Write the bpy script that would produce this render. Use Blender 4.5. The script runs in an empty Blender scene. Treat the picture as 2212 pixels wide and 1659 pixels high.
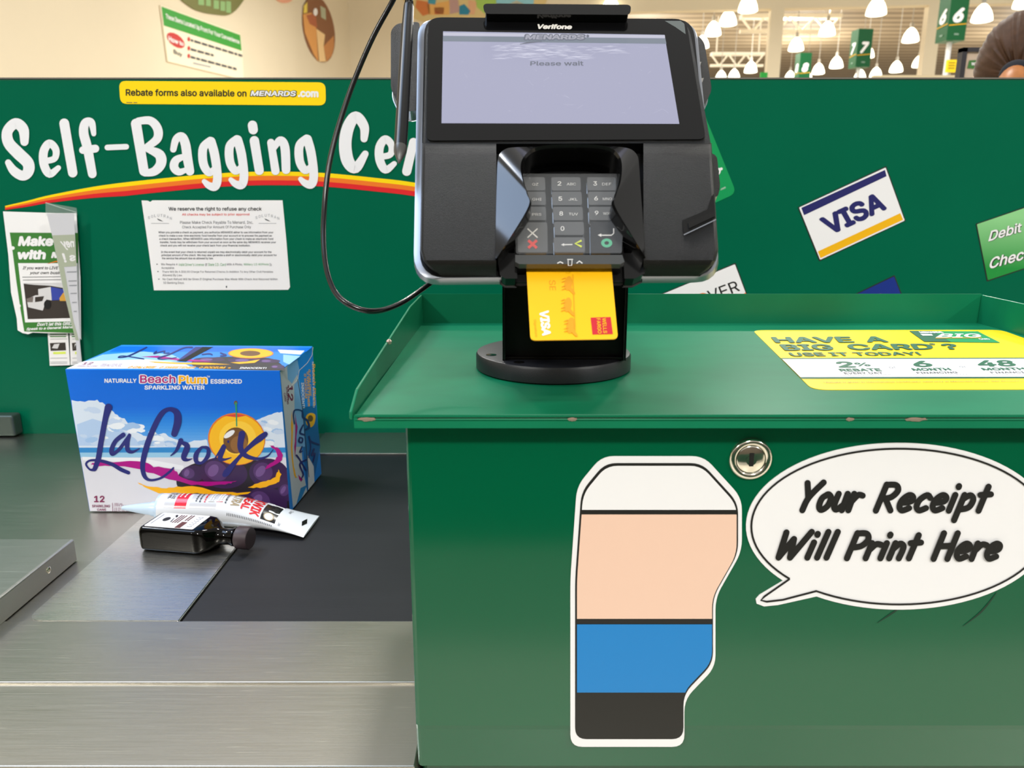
import bpy, math, random
from mathutils import Vector as V, Matrix
from mathutils.geometry import delaunay_2d_cdt
import numpy as np
random.seed(7)
PI = math.pi
C = bpy.context.scene.collection
SC = bpy.context.scene

# ------------------------------------------------------------------ camera, world, light, exposure
F = 1661.0; PITCH = math.radians(14.0); CAM = V((0, 0, 1.265))
cd = bpy.data.cameras.new('camera'); cam = bpy.data.objects.new('camera', cd); C.objects.link(cam)
cam.location = CAM; cam.rotation_euler = (PI/2 - PITCH, 0, 0)
cd.sensor_width = 36.0; cd.lens = F/2212*36.0; cd.clip_start = .01; cd.clip_end = 300
cd.dof.use_dof = True; cd.dof.focus_distance = .66; cd.dof.aperture_fstop = 13.0
SC.camera = cam
SC.view_settings.view_transform = 'Standard'; SC.view_settings.look = 'None'
SC.view_settings.exposure = 0.0; SC.view_settings.gamma = 1.0
w = bpy.data.worlds.new('store_air'); SC.world = w; w.use_nodes = True
w.node_tree.nodes['Background'].inputs[0].default_value = (1.0, .975, .93, 1)
w.node_tree.nodes['Background'].inputs[1].default_value = .66

def disc_light(x, y, z, power, size=.7, col=(1, .97, .915)):
    l = bpy.data.lights.new('high_bay_light', 'AREA'); l.shape = 'DISK'; l.size = size; l.energy = power; l.color = col
    o = bpy.data.objects.new('high_bay_light', l); C.objects.link(o); o.location = (x, y, z); return o
for lx, ly, lp in ((-4.5, -4.2, 330), (0.6, -4.6, 330), (6.0, -4.4, 330), (-3.6, 2.2, 95), (0.3, 3.3, 105), (5.6, 6.2, 150),
                   (-2.0, 7.5, 150), (2.8, 8.0, 200), (-2.0, 15, 240), (4, 15, 420), (11, 13, 350)):
    disc_light(lx, ly, 5.6, lp)

sk_ = bpy.data.lights.new('skylight', 'AREA'); sk_.shape = 'RECTANGLE'; sk_.size = 2.4; sk_.size_y = 2.4; sk_.energy = 175; sk_.color = (.52, .70, 1.0)
so_ = bpy.data.objects.new('skylight', sk_); C.objects.link(so_); so_.location = (-2.7, .9, 5.7)      # bluish roof light up to the left
for lx, ly in ((2, 26), (9, 27), (17, 28), (6, 38), (14, 40), (24, 38)):
    l = bpy.data.lights.new('warehouse_lamp', 'POINT'); l.shadow_soft_size = .3; l.energy = 900; l.color = (1, .95, .84)
    o = bpy.data.objects.new('warehouse_lamp', l); C.objects.link(o); o.location = (lx, ly, 6.4)

# ------------------------------------------------------------------ rays: photo pixel -> a real plane
SP, CP = math.sin(PITCH), math.cos(PITCH)
def ray(px, py):
    u = (px - 1106)/F; v = (829.5 - py)/F
    return V((u, CP + v*SP, -SP + v*CP))
def on_plane(px, py, o, n):
    d = ray(px, py); return CAM + d*((o - CAM).dot(n)/d.dot(n))
def on_y(px, py, y): return on_plane(px, py, V((0, y, 0)), V((0, 1, 0)))
def on_z(px, py, z): return on_plane(px, py, V((0, 0, z)), V((0, 0, 1)))
def at_t(px, py, t): return CAM + ray(px, py)*t
def plane_map(o, n):                      # pixel on the plane, lifted by h along its normal
    o = V(o); n = V(n).normalized()
    return lambda x, y, h=0.0: on_plane(x, y, o, n) + n*h
def crop(M, ox, oy, s):
    return lambda x, y, h=0.0: M(ox + x/s, oy + y/s, h)
def frame(o, ux, uy):
    o = V(o); ux = V(ux).normalized(); uy = V(uy).normalized(); n = ux.cross(uy)
    return lambda x, y, h=0.0: o + ux*x + uy*y + n*h

# ------------------------------------------------------------------ materials
def lin(c):
    c = c/255.0
    return c/12.92 if c <= .04045 else ((c + .055)/1.055)**2.4
MATS = {}
def mat(name, rgb, rough=.5, metal=0.0, spec=.5, noise=0.0, nscale=40, bump=0.0, bscale=300, emit=0.0, coat=0.0, alpha=1.0, stretch=None, trans=0.0):
    if name in MATS: return MATS[name]
    m = bpy.data.materials.new(name); m.use_nodes = True
    nt = m.node_tree; b = nt.nodes['Principled BSDF']
    col = (lin(rgb[0]), lin(rgb[1]), lin(rgb[2]), 1)
    b.inputs['Base Color'].default_value = col
    b.inputs['Roughness'].default_value = rough; b.inputs['Metallic'].default_value = metal
    b.inputs['Specular IOR Level'].default_value = spec
    b.inputs['Coat Weight'].default_value = coat
    b.inputs['Alpha'].default_value = alpha
    b.inputs['Transmission Weight'].default_value = trans
    if emit:
        b.inputs['Emission Color'].default_value = col; b.inputs['Emission Strength'].default_value = emit
    if noise or bump or stretch:
        tc = nt.nodes.new('ShaderNodeTexCoord'); mp = nt.nodes.new('ShaderNodeMapping')
        nt.links.new(tc.outputs['Object'], mp.inputs['Vector'])
        if stretch: mp.inputs['Scale'].default_value = stretch
    if noise:
        n = nt.nodes.new('ShaderNodeTexNoise'); n.inputs['Scale'].default_value = nscale; n.inputs['Detail'].default_value = 5
        nt.links.new(mp.outputs[0], n.inputs['Vector'])
        r = nt.nodes.new('ShaderNodeMix'); r.data_type = 'RGBA'
        r.inputs[6].default_value = tuple(max(0, c*(1 - noise)) for c in col[:3]) + (1,)
        r.inputs[7].default_value = tuple(min(1, c*(1 + noise)) for c in col[:3]) + (1,)
        nt.links.new(n.outputs[0], r.inputs[0]); nt.links.new(r.outputs[2], b.inputs['Base Color'])
    if bump:
        n2 = nt.nodes.new('ShaderNodeTexNoise'); n2.inputs['Scale'].default_value = bscale; n2.inputs['Detail'].default_value = 4
        nt.links.new(mp.outputs[0], n2.inputs['Vector'])
        bp = nt.nodes.new('ShaderNodeBump'); bp.inputs['Strength'].default_value = bump; bp.inputs['Distance'].default_value = .001
        nt.links.new(n2.outputs[0], bp.inputs['Height']); nt.links.new(bp.outputs[0], b.inputs['Normal'])
    MATS[name] = m; return m

def steel(name, rgb, rough=.3, scr=(1.2, 60, 60)):
    m = mat(name, rgb, rough, 1.0)
    nt = m.node_tree; b = nt.nodes['Principled BSDF']
    tc = nt.nodes.new('ShaderNodeTexCoord'); mp = nt.nodes.new('ShaderNodeMapping'); mp.inputs['Scale'].default_value = scr
    nt.links.new(tc.outputs['Object'], mp.inputs[0])
    n = nt.nodes.new('ShaderNodeTexNoise'); n.inputs['Scale'].default_value = 14; n.inputs['Detail'].default_value = 8; n.inputs['Roughness'].default_value = .7
    nt.links.new(mp.outputs[0], n.inputs['Vector'])
    mr = nt.nodes.new('ShaderNodeMapRange'); mr.inputs['To Min'].default_value = rough - .07; mr.inputs['To Max'].default_value = rough + .12
    nt.links.new(n.outputs[0], mr.inputs[0]); nt.links.new(mr.outputs[0], b.inputs['Roughness'])
    bp = nt.nodes.new('ShaderNodeBump'); bp.inputs['Strength'].default_value = .12; bp.inputs['Distance'].default_value = .0006
    nt.links.new(n.outputs[0], bp.inputs['Height']); nt.links.new(bp.outputs[0], b.inputs['Normal'])
    # fine scratches: narrow ridges of a stretched noise, a little brighter
    mp2 = nt.nodes.new('ShaderNodeMapping'); mp2.inputs['Scale'].default_value = (5, 110, 1); mp2.inputs['Rotation'].default_value = (0, 0, .12)
    nt.links.new(tc.outputs['Object'], mp2.inputs[0])
    n2 = nt.nodes.new('ShaderNodeTexNoise'); n2.inputs['Scale'].default_value = 3.2; n2.inputs['Detail'].default_value = 3
    nt.links.new(mp2.outputs[0], n2.inputs['Vector'])
    cr = nt.nodes.new('ShaderNodeValToRGB'); cr.color_ramp.elements[0].position = .66; cr.color_ramp.elements[1].position = .74
    nt.links.new(n2.outputs[0], cr.inputs[0])
    mx = nt.nodes.new('ShaderNodeMix'); mx.data_type = 'RGBA'
    c = b.inputs['Base Color'].default_value[:]
    mx.inputs[6].default_value = c; mx.inputs[7].default_value = (min(1, c[0]*1.35), min(1, c[1]*1.35), min(1, c[2]*1.35), 1)
    nt.links.new(cr.outputs[0], mx.inputs[0]); nt.links.new(mx.outputs[2], b.inputs['Base Color'])
    return m

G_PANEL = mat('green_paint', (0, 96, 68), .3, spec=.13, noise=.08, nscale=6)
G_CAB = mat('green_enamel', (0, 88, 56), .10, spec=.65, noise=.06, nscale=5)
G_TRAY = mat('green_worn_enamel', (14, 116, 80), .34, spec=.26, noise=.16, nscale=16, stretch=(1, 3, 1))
CHIP = mat('bare_metal_chip', (190, 165, 150), .4, .6)
STEEL = steel('brushed_steel', (188, 184, 174), .30)
STEEL2 = steel('brushed_steel_plate', (222, 219, 210), .26)
STEELD = steel('dull_steel', (176, 176, 168), .36)
WHITE = mat('white_vinyl', (238, 238, 240), .4)
PAPER = mat('white_paper', (240, 238, 236), .7)
BLACK = mat('black_print', (8, 8, 8), .5)
INK = mat('grey_ink', (70, 72, 76), .6)
INKL = mat('pale_grey_ink', (150, 152, 156), .6)
INKG = mat('green_ink', (60, 150, 70), .6)
INKR = mat('red_ink', (225, 70, 60), .6)
YEL = mat('yellow_vinyl', (255, 218, 0), .35)
ORA = mat('orange_print', (240, 120, 30), .4)
RED = mat('red_print', (222, 30, 36), .4)
DGRN = mat('dark_green_print', (0, 92, 62), .4)
NAVY = mat('navy_print', (30, 32, 100), .4)
GOLD = mat('gold_print', (240, 180, 0), .4)
PBLK = mat('black_plastic', (14, 14, 13), .34, spec=.2, bump=.6, bscale=2400)
PSMO = mat('smooth_black_plastic', (14, 14, 14), .13, spec=.35)
PDRK = mat('deep_black_plastic', (4, 4, 4), .4, spec=.25)
GLASSB = mat('bezel_glass', (10, 10, 11), .12, spec=.35)
SILV = mat('silver_trim', (150, 154, 162), .36, .85)
CHROME = mat('polished_nickel', (225, 220, 205), .12, 1.0)
RUB = mat('belt_rubber', (27, 27, 30), .55, spec=.4, noise=.25, nscale=5, stretch=(1, 14, 1), bump=.1, bscale=60)

# ------------------------------------------------------------------ mesh building
GL = {}
import os
try:                                      # the sans face that ships with Blender
    SANS = bpy.data.fonts.load(os.path.join(bpy.utils.resource_path('LOCAL'), 'datafiles', 'fonts', 'Inter.woff2'))
except Exception:
    SANS = None
def glyphs(s, bold=0.0, shear=0.0, hand=False):
    k = (s, bold, shear, hand)
    if k in GL: return GL[k]
    cu = bpy.data.curves.new('glyphs', 'FONT'); cu.body = s; cu.offset = bold if (hand or not SANS) else 0.0; cu.shear = shear; cu.resolution_u = 3; cu.fill_mode = 'NONE'
    if SANS and not hand: cu.font = SANS
    o = bpy.data.objects.new('glyphs', cu); C.objects.link(o)
    dg = bpy.context.evaluated_depsgraph_get(); dg.update()
    e = o.evaluated_get(dg); me = e.to_mesh()
    vs = [(v.co.x, v.co.y) for v in me.vertices]; es = [tuple(e_.vertices) for e_ in me.edges]
    e.to_mesh_clear(); bpy.data.objects.remove(o); bpy.data.curves.remove(cu)
    if vs:                                    # fill the outlines, counters left open
        de = np.array([(a, b) if b - a == 1 else (max(a, b), min(a, b)) for a, b in es]); P0 = np.array(vs)
        r_ = delaunay_2d_cdt([V(v) for v in vs], es, [], 0, 1e-5); vs = [(v.x, v.y) for v in r_[0]]; P1 = np.array(vs)
        tr_ = np.array([tuple(f) for f in r_[2]]); ce = P1[tr_].mean(1)
        ea, eb = P0[de[:, 0]], P0[de[:, 1]]; wn = np.zeros(len(ce), int)
        for k in range(0, len(ce), 512):
            x, y = ce[k:k+512, :1], ce[k:k+512, 1:]
            cr_ = (ea[:, 0] - x)*(eb[:, 1] - y) - (eb[:, 0] - x)*(ea[:, 1] - y)
            wn[k:k+512] = ((ea[:, 1] <= y) & (eb[:, 1] > y) & (cr_ > 0)).sum(1) - ((ea[:, 1] > y) & (eb[:, 1] <= y) & (cr_ < 0)).sum(1)
        fs = [tuple(int(i) for i in f) for f in tr_[wn != 0]]
    else: fs = []
    ly = [0.0]*len(vs)
    if bold and SANS and not hand:           # heavier strokes: the same outlines set again a hair's breadth apart
        b0, f0, N0 = vs, fs, len(vs); vs, fs, ly = [], [], []
        for k in range(8):
            dx, dy = bold*.9*math.cos(k*PI/4), bold*.9*math.sin(k*PI/4)
            vs += [(x + dx, y + dy) for x, y in b0]; fs += [tuple(i + k*N0 for i in f) for f in f0]; ly += [k*4e-6]*N0
    xs = [v[0] for v in vs] or [0, 1]; ys = [v[1] for v in vs] or [0, 1]
    x0, x1, y0, y1 = min(xs), max(xs), min(ys), max(ys)
    vs = [((x - x0)/max(1e-6, x1 - x0), (y1 - y)/max(1e-6, y1 - y0), z) for (x, y), z in zip(vs, ly)]
    GL[k] = (vs, fs); return GL[k]

def smooth_path(pts, n=6, closed=False):
    out = []; N = len(pts)
    rng = range(N if closed else N - 1)
    for i in rng:
        if closed: p0, p1, p2, p3 = pts[i-1], pts[i], pts[(i+1) % N], pts[(i+2) % N]
        else: p0, p1, p2, p3 = pts[max(0, i-1)], pts[i], pts[i+1], pts[min(N-1, i+2)]
        for k in range(n):
            t = k/n
            out.append(tuple(.5*((2*b) + (c - a)*t + (2*a - 5*b + 4*c - d)*t*t + (3*b - a - 3*c + d)*t**3) for a, b, c, d in zip(p0, p1, p2, p3)))
    if not closed: out.append(tuple(pts[-1]))
    return out
def rounded(pts, r, n=5):
    out = []; N = len(pts)
    for i in range(N):
        p = V(pts[i][:2]); a = V(pts[i-1][:2]); b = V(pts[(i+1) % N][:2])
        rr = r[i] if isinstance(r, (list, tuple)) else r
        if rr <= 0: out.append(tuple(p)); continue
        d1 = (a - p); d2 = (b - p); q = min(rr, d1.length*.48, d2.length*.48)
        s = p + d1.normalized()*q; e = p + d2.normalized()*q
        for k in range(n + 1):
            t = k/n; out.append(tuple(s*(1-t)**2 + p*2*t*(1-t) + e*t*t))
    return out
def ellipse(cx, cy, rx, ry, rot=0.0, n=28, a0=0, a1=2*PI):
    c, s = math.cos(rot), math.sin(rot); out = []
    full = abs(a1 - a0 - 2*PI) < 1e-6
    for k in range(n + (0 if full else 1)):
        a = a0 + (a1 - a0)*k/n; x, y = rx*math.cos(a), ry*math.sin(a)
        out.append((cx + x*c - y*s, cy + x*s + y*c))
    return out
def jag(pts, amp, n=5, seed=1):
    R = random.Random(seed); out = []
    for i in range(len(pts)):
        a, b = pts[i], pts[(i+1) % len(pts)]
        for k in range(n):
            t = k/n; out.append((a[0] + (b[0]-a[0])*t + R.uniform(-amp, amp), a[1] + (b[1]-a[1])*t + R.uniform(-amp, amp)))
    return out

class MB:
    def __init__(s): s.v = []; s.f = []; s.m = []; s.mats = []; s.hc = 0.0
    def mi(s, m):
        if m not in s.mats: s.mats.append(m)
        return s.mats.index(m)
    def face(s, pts, m):
        b = len(s.v); s.v += [V(p) for p in pts]; s.f.append(tuple(range(b, b + len(pts)))); s.m.append(s.mi(m))
    def poly(s, M, pts, h, m): s.face([M(p[0], p[1], h) for p in pts], m)
    def prism(s, M, pts, h0, h1, m, side=None):
        side = side or m; n = len(pts); b = len(s.v)
        s.v += [M(p[0], p[1], h1) for p in pts] + [M(p[0], p[1], h0) for p in pts]
        s.f.append(tuple(range(b, b+n))); s.m.append(s.mi(m))
        s.f.append(tuple(range(b+2*n-1, b+n-1, -1))); s.m.append(s.mi(side))
        for i in range(n):
            j = (i+1) % n; s.f.append((b+i, b+j, b+n+j, b+n+i)); s.m.append(s.mi(side))
    def loft(s, rings, m, closed=True, cap0=True, cap1=True, mf=None):
        n = len(rings[0]); b = len(s.v)
        for r in rings: s.v += [V(p) for p in r]
        for k in range(len(rings) - 1):
            for i in range(n if closed else n - 1):
                j = (i+1) % n
                s.f.append((b+k*n+i, b+k*n+j, b+(k+1)*n+j, b+(k+1)*n+i)); s.m.append(s.mi(mf(k, i) if mf else m))
        if cap0: s.f.append(tuple(range(b+n-1, b-1, -1))); s.m.append(s.mi(m))
        if cap1: s.f.append(tuple(range(b+(len(rings)-1)*n, b+len(rings)*n))); s.m.append(s.mi(m))
    def stroke(s, M, pts, h, m, n=6, wscale=1.0, smooth=True, caps=True):
        P = smooth_path(pts, n) if smooth else pts
        L = []; Rr = []
        for i, p in enumerate(P):
            a = P[max(0, i-1)]; b = P[min(len(P)-1, i+1)]
            dx, dy = b[0]-a[0], b[1]-a[1]; l = math.hypot(dx, dy) or 1; nx, ny = -dy/l, dx/l
            wd = p[2]*wscale/2
            L.append((p[0]+nx*wd, p[1]+ny*wd)); Rr.append((p[0]-nx*wd, p[1]-ny*wd))
        b = len(s.v); N = len(P)
        s.hc += 1.6e-5; h += s.hc; dz = 1.2e-5/max(1, N)
        s.v += [M(x, y, h + dz*i) for i, (x, y) in enumerate(L)] + [M(x, y, h + dz*i) for i, (x, y) in enumerate(Rr)]
        for i in range(N-1): s.f += [(b+i, b+i+1, b+N+i), (b+i+1, b+N+i+1, b+N+i)]; s.m += [s.mi(m)]*2
        if caps:
            for k, p in enumerate((P[0], P[-1])): s.poly(M, ellipse(p[0], p[1], p[2]*wscale*.5, p[2]*wscale*.5, n=14), h + 1.3e-5 + 1e-6*k, m)
    def line(s, M, pts, wd, h, m): s.stroke(M, [(x, y, wd) for x, y in pts], h, m, smooth=False, caps=False)
    def text(s, M, t, q, h, m, bold=0.0, shear=0.0, hand=False):
        if len(q) == 4 and not isinstance(q[0], (tuple, list)):
            x0, y0, x1, y1 = q; q = ((x0, y0), (x1, y0), (x1, y1), (x0, y1))
        vs, fs = glyphs(t, bold, shear, hand); b = len(s.v); A, B, D, E = q
        for x, y, lz in vs:
            s.v.append(M(A[0]*(1-x)*(1-y) + B[0]*x*(1-y) + D[0]*x*y + E[0]*(1-x)*y, A[1]*(1-x)*(1-y) + B[1]*x*(1-y) + D[1]*x*y + E[1]*(1-x)*y, h + lz))
        k = s.mi(m)
        for f in fs: s.f.append(tuple(b + i for i in f)); s.m.append(k)
    def box(s, c, d, m, rot=None):
        c = V(c); R = rot or Matrix.Identity(3); P = []
        for z in (-.5, .5):
            P.append([c + R @ V((x*d[0], y*d[1], z*d[2])) for x, y in ((-.5, -.5), (.5, -.5), (.5, .5), (-.5, .5))])
        s.loft(P, m)
    def bar(s, a, b, r, m, n=8): s.tube([a, b], r, m, n)
    def tube(s, pts, r, m, n=8):
        pts = [V(p) for p in pts]; rings = []; up = None
        for i, p in enumerate(pts):
            d = (pts[min(len(pts)-1, i+1)] - pts[max(0, i-1)]).normalized()
            if up is None: up = d.orthogonal().normalized()
            up = (up - d*up.dot(d)).normalized(); sd = d.cross(up)
            rr = r[i] if isinstance(r, (list, tuple)) else r
            rings.append([p + up*(rr*math.cos(2*PI*k/n)) + sd*(rr*math.sin(2*PI*k/n)) for k in range(n)])
        s.loft(rings, m)
    def lathe(s, o, prof, m, n=32, axis=V((0, 0, 1)), mf=None, cap0=True, cap1=True):
        o = V(o); axis = V(axis).normalized(); u = axis.orthogonal().normalized(); v = axis.cross(u)
        s.loft([[o + axis*z + u*(r*math.cos(2*PI*k/n)) + v*(r*math.sin(2*PI*k/n)) for k in range(n)] for r, z in prof], m, mf=mf, cap0=cap0, cap1=cap1)
    def build(s, name, parent=None, smooth=None, bevel=0.0, seg=2):
        xs = [p.x for p in s.v]; ys = [p.y for p in s.v]; zs = [p.z for p in s.v]
        o = V(((min(xs)+max(xs))/2, (min(ys)+max(ys))/2, min(zs)))
        me = bpy.data.meshes.new(name); me.from_pydata([p - o for p in s.v], [], s.f)
        for m in s.mats: me.materials.append(m)
        me.polygons.foreach_set('material_index', s.m)
        if smooth:
            me.polygons.foreach_set('use_smooth', [True]*len(me.polygons)); me.set_sharp_from_angle(angle=math.radians(smooth))
        me.update()
        ob = bpy.data.objects.new(name, me); C.objects.link(ob)
        pw = V((0, 0, 0)); q = parent
        while q is not None: pw = pw + q.location; q = q.parent
        ob.location = o - pw
        if parent is not None: ob.parent = parent
        if bevel:
            b = ob.modifiers.new('edges', 'BEVEL'); b.width = bevel; b.segments = seg; b.limit_method = 'ANGLE'; b.angle_limit = math.radians(40)
        return ob
def tag(o, label=None, cat=None, group=None, kind=None):
    if label: o['label'] = label
    if cat: o['category'] = cat
    if group: o['group'] = group
    if kind: o['kind'] = kind
    return o
def thing(name, loc, label, cat, group=None):
    o = bpy.data.objects.new(name, None); C.objects.link(o); o.location = loc; o.empty_display_size = .05
    return tag(o, label, cat, group)

# ------------------------------------------------------------------ the setting
ZB = .87; YP = 1.243; YC = .458; ZT = 1.265 - .1303
BEIGE = mat('beige_wall_paint', (222, 209, 182), .8, noise=.03, nscale=1)
def struct(mb, name, **k): return tag(mb.build(name, **k), kind='structure')
m = MB(); m.box((3, 22, -.05), (60, 70, .1), mat('floor_tile', (214, 204, 186), .35, noise=.06, nscale=3)); struct(m, 'floor')
m = MB(); m.box((0, -1.75, .53), (6, .1, 1.06), mat('lane_panel_green', (0, 60, 40), .5)); struct(m, 'unseen_lane_counter')  # unseen opposite lane counter, added to darken the stand's upper reflection
m = MB(); m.box((0, -7.5, 2.6), (40, .2, 5.2), mat('entrance_wall_paint', (70, 62, 54), .8)); struct(m, 'wall_front')  # unseen entrance wall, added dark so the green panels reflect little
# left side wall runs forward and to the right, up to the corner at the far wall
WL0 = V((-6.05, 13.2, 0)); WLd = V((.188, 1, 0)).normalized(); WLn = V((WLd.y, -WLd.x, 0))
MWL = plane_map(WL0, WLn)
CORN = on_plane(757, 120, WL0, WLn); CORN.z = 0
FWd = V((1, -.1, 0)).normalized(); FWn = V((-.1, -1, 0)).normalized(); MFW = plane_map(CORN, FWn)
a = WL0 - WLd*16; b = CORN
m = MB(); m.prism(frame(a, WLd, (0, 0, 1)), [(0, 0), ((b - a).length, 0), ((b - a).length, 9), (0, 9)], -.2, 0, BEIGE); struct(m, 'wall_left')
e1 = MFW(1238, 120); wl = (V((e1.x, e1.y, 0)) - CORN).length; zh = MFW(1600, 20).z
FR = frame(CORN, FWd, (0, 0, 1))
m = MB(); m.prism(FR, [(0, 0), (wl, 0), (wl, 9), (0, 9)], -.3, 0, BEIGE); struct(m, 'wall_back')
m = MB(); m.prism(FR, [(wl, zh), (wl + 34, zh), (wl + 34, 9), (wl, 9)], -.3, 0, BEIGE); struct(m, 'trim_1')
for i, (x0, x1) in enumerate(((1659, 1687), (1995, 2024))):
    p = MFW(x0, 120); q = MFW(x1, 120); s0 = (V((p.x, p.y, 0)) - CORN).length; s1 = (V((q.x, q.y, 0)) - CORN).length
    m = MB(); m.prism(FR, [(s0, 0), (s1, 0), (s1, zh), (s0, zh)], -.3, -.0, BEIGE); struct(m, 'trim_%d' % (i + 2))
# warehouse beyond the opening
deck = mat('roof_deck', (150, 132, 106), .7)
nt = deck.node_tree; tc = nt.nodes.new('ShaderNodeTexCoord'); wv = nt.nodes.new('ShaderNodeTexWave'); wv.bands_direction = 'Y'
wv.inputs['Scale'].default_value = .35; wv.inputs['Distortion'].default_value = .6; rp = nt.nodes.new('ShaderNodeValToRGB')
rp.color_ramp.elements[0].color = (lin(128), lin(112), lin(88), 1); rp.color_ramp.elements[1].color = (lin(176), lin(158), lin(130), 1)
nt.links.new(tc.outputs['Object'], wv.inputs[0]); nt.links.new(wv.outputs[0], rp.inputs[0]); nt.links.new(rp.outputs[0], nt.nodes['Principled BSDF'].inputs['Base Color'])
m = MB(); m.box((12, 42, 8.6), (60, 46, .2), deck); struct(m, 'ceiling')
m = MB(); m.box((12, 64, 4.3), (60, .2, 8.6), mat('far_wall_paint', (150, 134, 108), .8)); struct(m, 'wall_far')

# ------------------------------------------------------------------ checkout partition
PN = V((0, -1, 0)); MP = plane_map((0, YP, 0), PN)
zt = MP(1106, 165).z
part = thing('checkout_partition', (0, YP, 0), 'long dark green checkout partition panel behind the steel counter and payment stand', 'partition')
m = MB(); m.box((.1, YP + .0125, zt/2), (3.4, .025, zt - .008), G_PANEL); m.build('panel', part, bevel=.002)
m = MB(); m.box((.1, YP + .0125, zt - .0028), (3.4, .027, .0022), mat('partition_cap_metal', (150, 148, 140), .35, .8)); m.build('top_cap', part)

def sticker(name, M, outline, base_mat, label, cat, group=None, th=.0006, side=None):
    m = MB(); m.prism(M, outline, .00005, th, base_mat, side)
    def done(): return tag(m.build(name), label, cat, group)
    return m, done

# yellow rebate strip (crop 0,0 x3.072)
Q = crop(MP, 0, 0, 3.072)
m, fin = sticker('rebate_sticker', Q, rounded([(790, 537), (2160, 547), (2163, 700), (800, 690)], 46), YEL, 'long yellow rebate form sticker with black lettering along the top of the partition', 'sticker')
m.text(Q, 'Rebate forms also available on', ((836, 590), (1637, 596), (1637, 642), (836, 636)), .0009, BLACK, .022)
m.text(Q, 'MENARDS', ((1660, 598), (1972, 600), (1972, 645), (1658, 643)), .0009, BLACK, .075, .12)
m.text(Q, 'MENARDS', ((1666, 602), (1966, 604), (1966, 640), (1664, 638)), .0012, WHITE, .035, .12)
m.text(Q, '.com', ((1978, 602), (2115, 606), (2115, 648), (1978, 646)), .0009, WHITE, .05)
m.line(Q, [(840, 680), (880, 681)], 4, .0009, INK); m.line(Q, [(888, 681), (912, 681)], 4, .0009, INK)
fin()

# hand-cut white lettering (crop 0,230 x2.458)
Q = crop(MP, 0, 230, 2.458)
e_s = [(242, 290, 32), (292, 276, 34), (298, 228, 38), (264, 196, 42), (234, 240, 46), (236, 310, 46), (266, 358, 42), (312, 326, 28)]
g_s = ([(1118, 182, 42), (1080, 222, 46), (1082, 305, 46), (1112, 352, 40), (1138, 330, 26)], [(1122, 186, 48), (1142, 260, 48), (1156, 372, 46), (1144, 424, 46), (1112, 420, 38), (1086, 398, 26)])
def off(p, dx, dy): return [(x+dx, y+dy, q) for x, y, q in p]
L = [[(132, 188, 44), (126, 122, 56), (85, 90, 56), (42, 132, 56), (48, 192, 60), (98, 248, 64), (150, 300, 62), (152, 345, 58), (122, 368, 52), (76, 342, 48), (46, 298, 34)],
     e_s, [(343, 90, 52), (388, 352, 50)],
     [(500, 146, 26), (487, 86, 40), (455, 88, 46), (446, 140, 50), (466, 220, 50), (492, 358, 46)], [(442, 232, 40), (508, 224, 42)],
     [(572, 218, 30), (672, 214, 30)],
     [(724, 92, 54), (766, 344, 50)], [(736, 78, 38), (800, 76, 44), (838, 118, 48), (836, 172, 46), (780, 216, 34)], [(786, 226, 34), (848, 256, 54), (856, 304, 54), (822, 344, 46), (772, 354, 36)],
     [(922, 228, 34), (936, 176, 40), (966, 160, 46), (986, 200, 50), (998, 280, 50), (1010, 344, 46)], [(990, 262, 26), (938, 284, 42), (926, 322, 46), (952, 348, 38), (990, 336, 26)],
     g_s[0], g_s[1], off(g_s[0], 141, -9), off(g_s[1], 141, -9), off(g_s[0], 511, -12), off(g_s[1], 511, -12),
     [(1342, 100, 50), (1346, 124, 50)], [(1352, 182, 50), (1378, 340, 48)],
     [(1440, 192, 40), (1464, 342, 44)], [(1450, 232, 26), (1488, 180, 42), (1514, 218, 48), (1520, 336, 46)],
     [(1934, 172, 38), (1934, 106, 50), (1890, 54, 56), (1850, 110, 64), (1834, 200, 66), (1848, 290, 66), (1890, 326, 56), (1940, 252, 36)],
     off(e_s, 1782, -22), [(2196, 190, 46), (2160, 345, 48)], [(2180, 260, 30), (2240, 172, 44), (2262, 250, 48), (2262, 345, 46)],
     [(2330, 90, 44), (2350, 340, 48)], [(2300, 170, 38), (2380, 166, 38)], off(e_s, 2190, -16), [(2550, 190, 44), (2568, 345, 46)], [(2570, 230, 30), (2610, 176, 40)]]
m = MB()
for s in L:
    m.stroke(Q, s, .0010, WHITE)
tag(m.build('panel_lettering'), 'large hand-drawn white self-bagging lettering across the left of the green partition', 'lettering')
# tricolour arc under the lettering
top = [(28, 528), (150, 500), (270, 470), (550, 418), (900, 378), (1150, 356), (1400, 346), (1700, 352), (2000, 380), (2200, 404), (2600, 470)]
ar = thing('rainbow_arc', Q(1250, 380), 'yellow, orange and red striped arc beneath the white lettering on the partition', 'decal')
def band(a0, a1):
    up = [(x, y + a0*min(1, .3 + max(0, x - 28)/900)) for x, y in smooth_path(top)]
    dn = [(x, y + a1*min(1, .3 + max(0, x - 28)/900)) for x, y in smooth_path(top)]
    return up + dn[::-1]
for nm, a0, a1, mm in (('stripe', 0, 22, YEL), ('stripe', 22, 46, ORA), ('stripe', 46, 72, RED)):
    mb = MB(); mb.prism(Q, band(a0, a1), .00005, .0004, mm); st = mb.build(nm, ar); st['label'] = {YEL: 'yellow stripe', ORA: 'orange stripe', RED: 'red stripe'}[mm]

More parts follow.
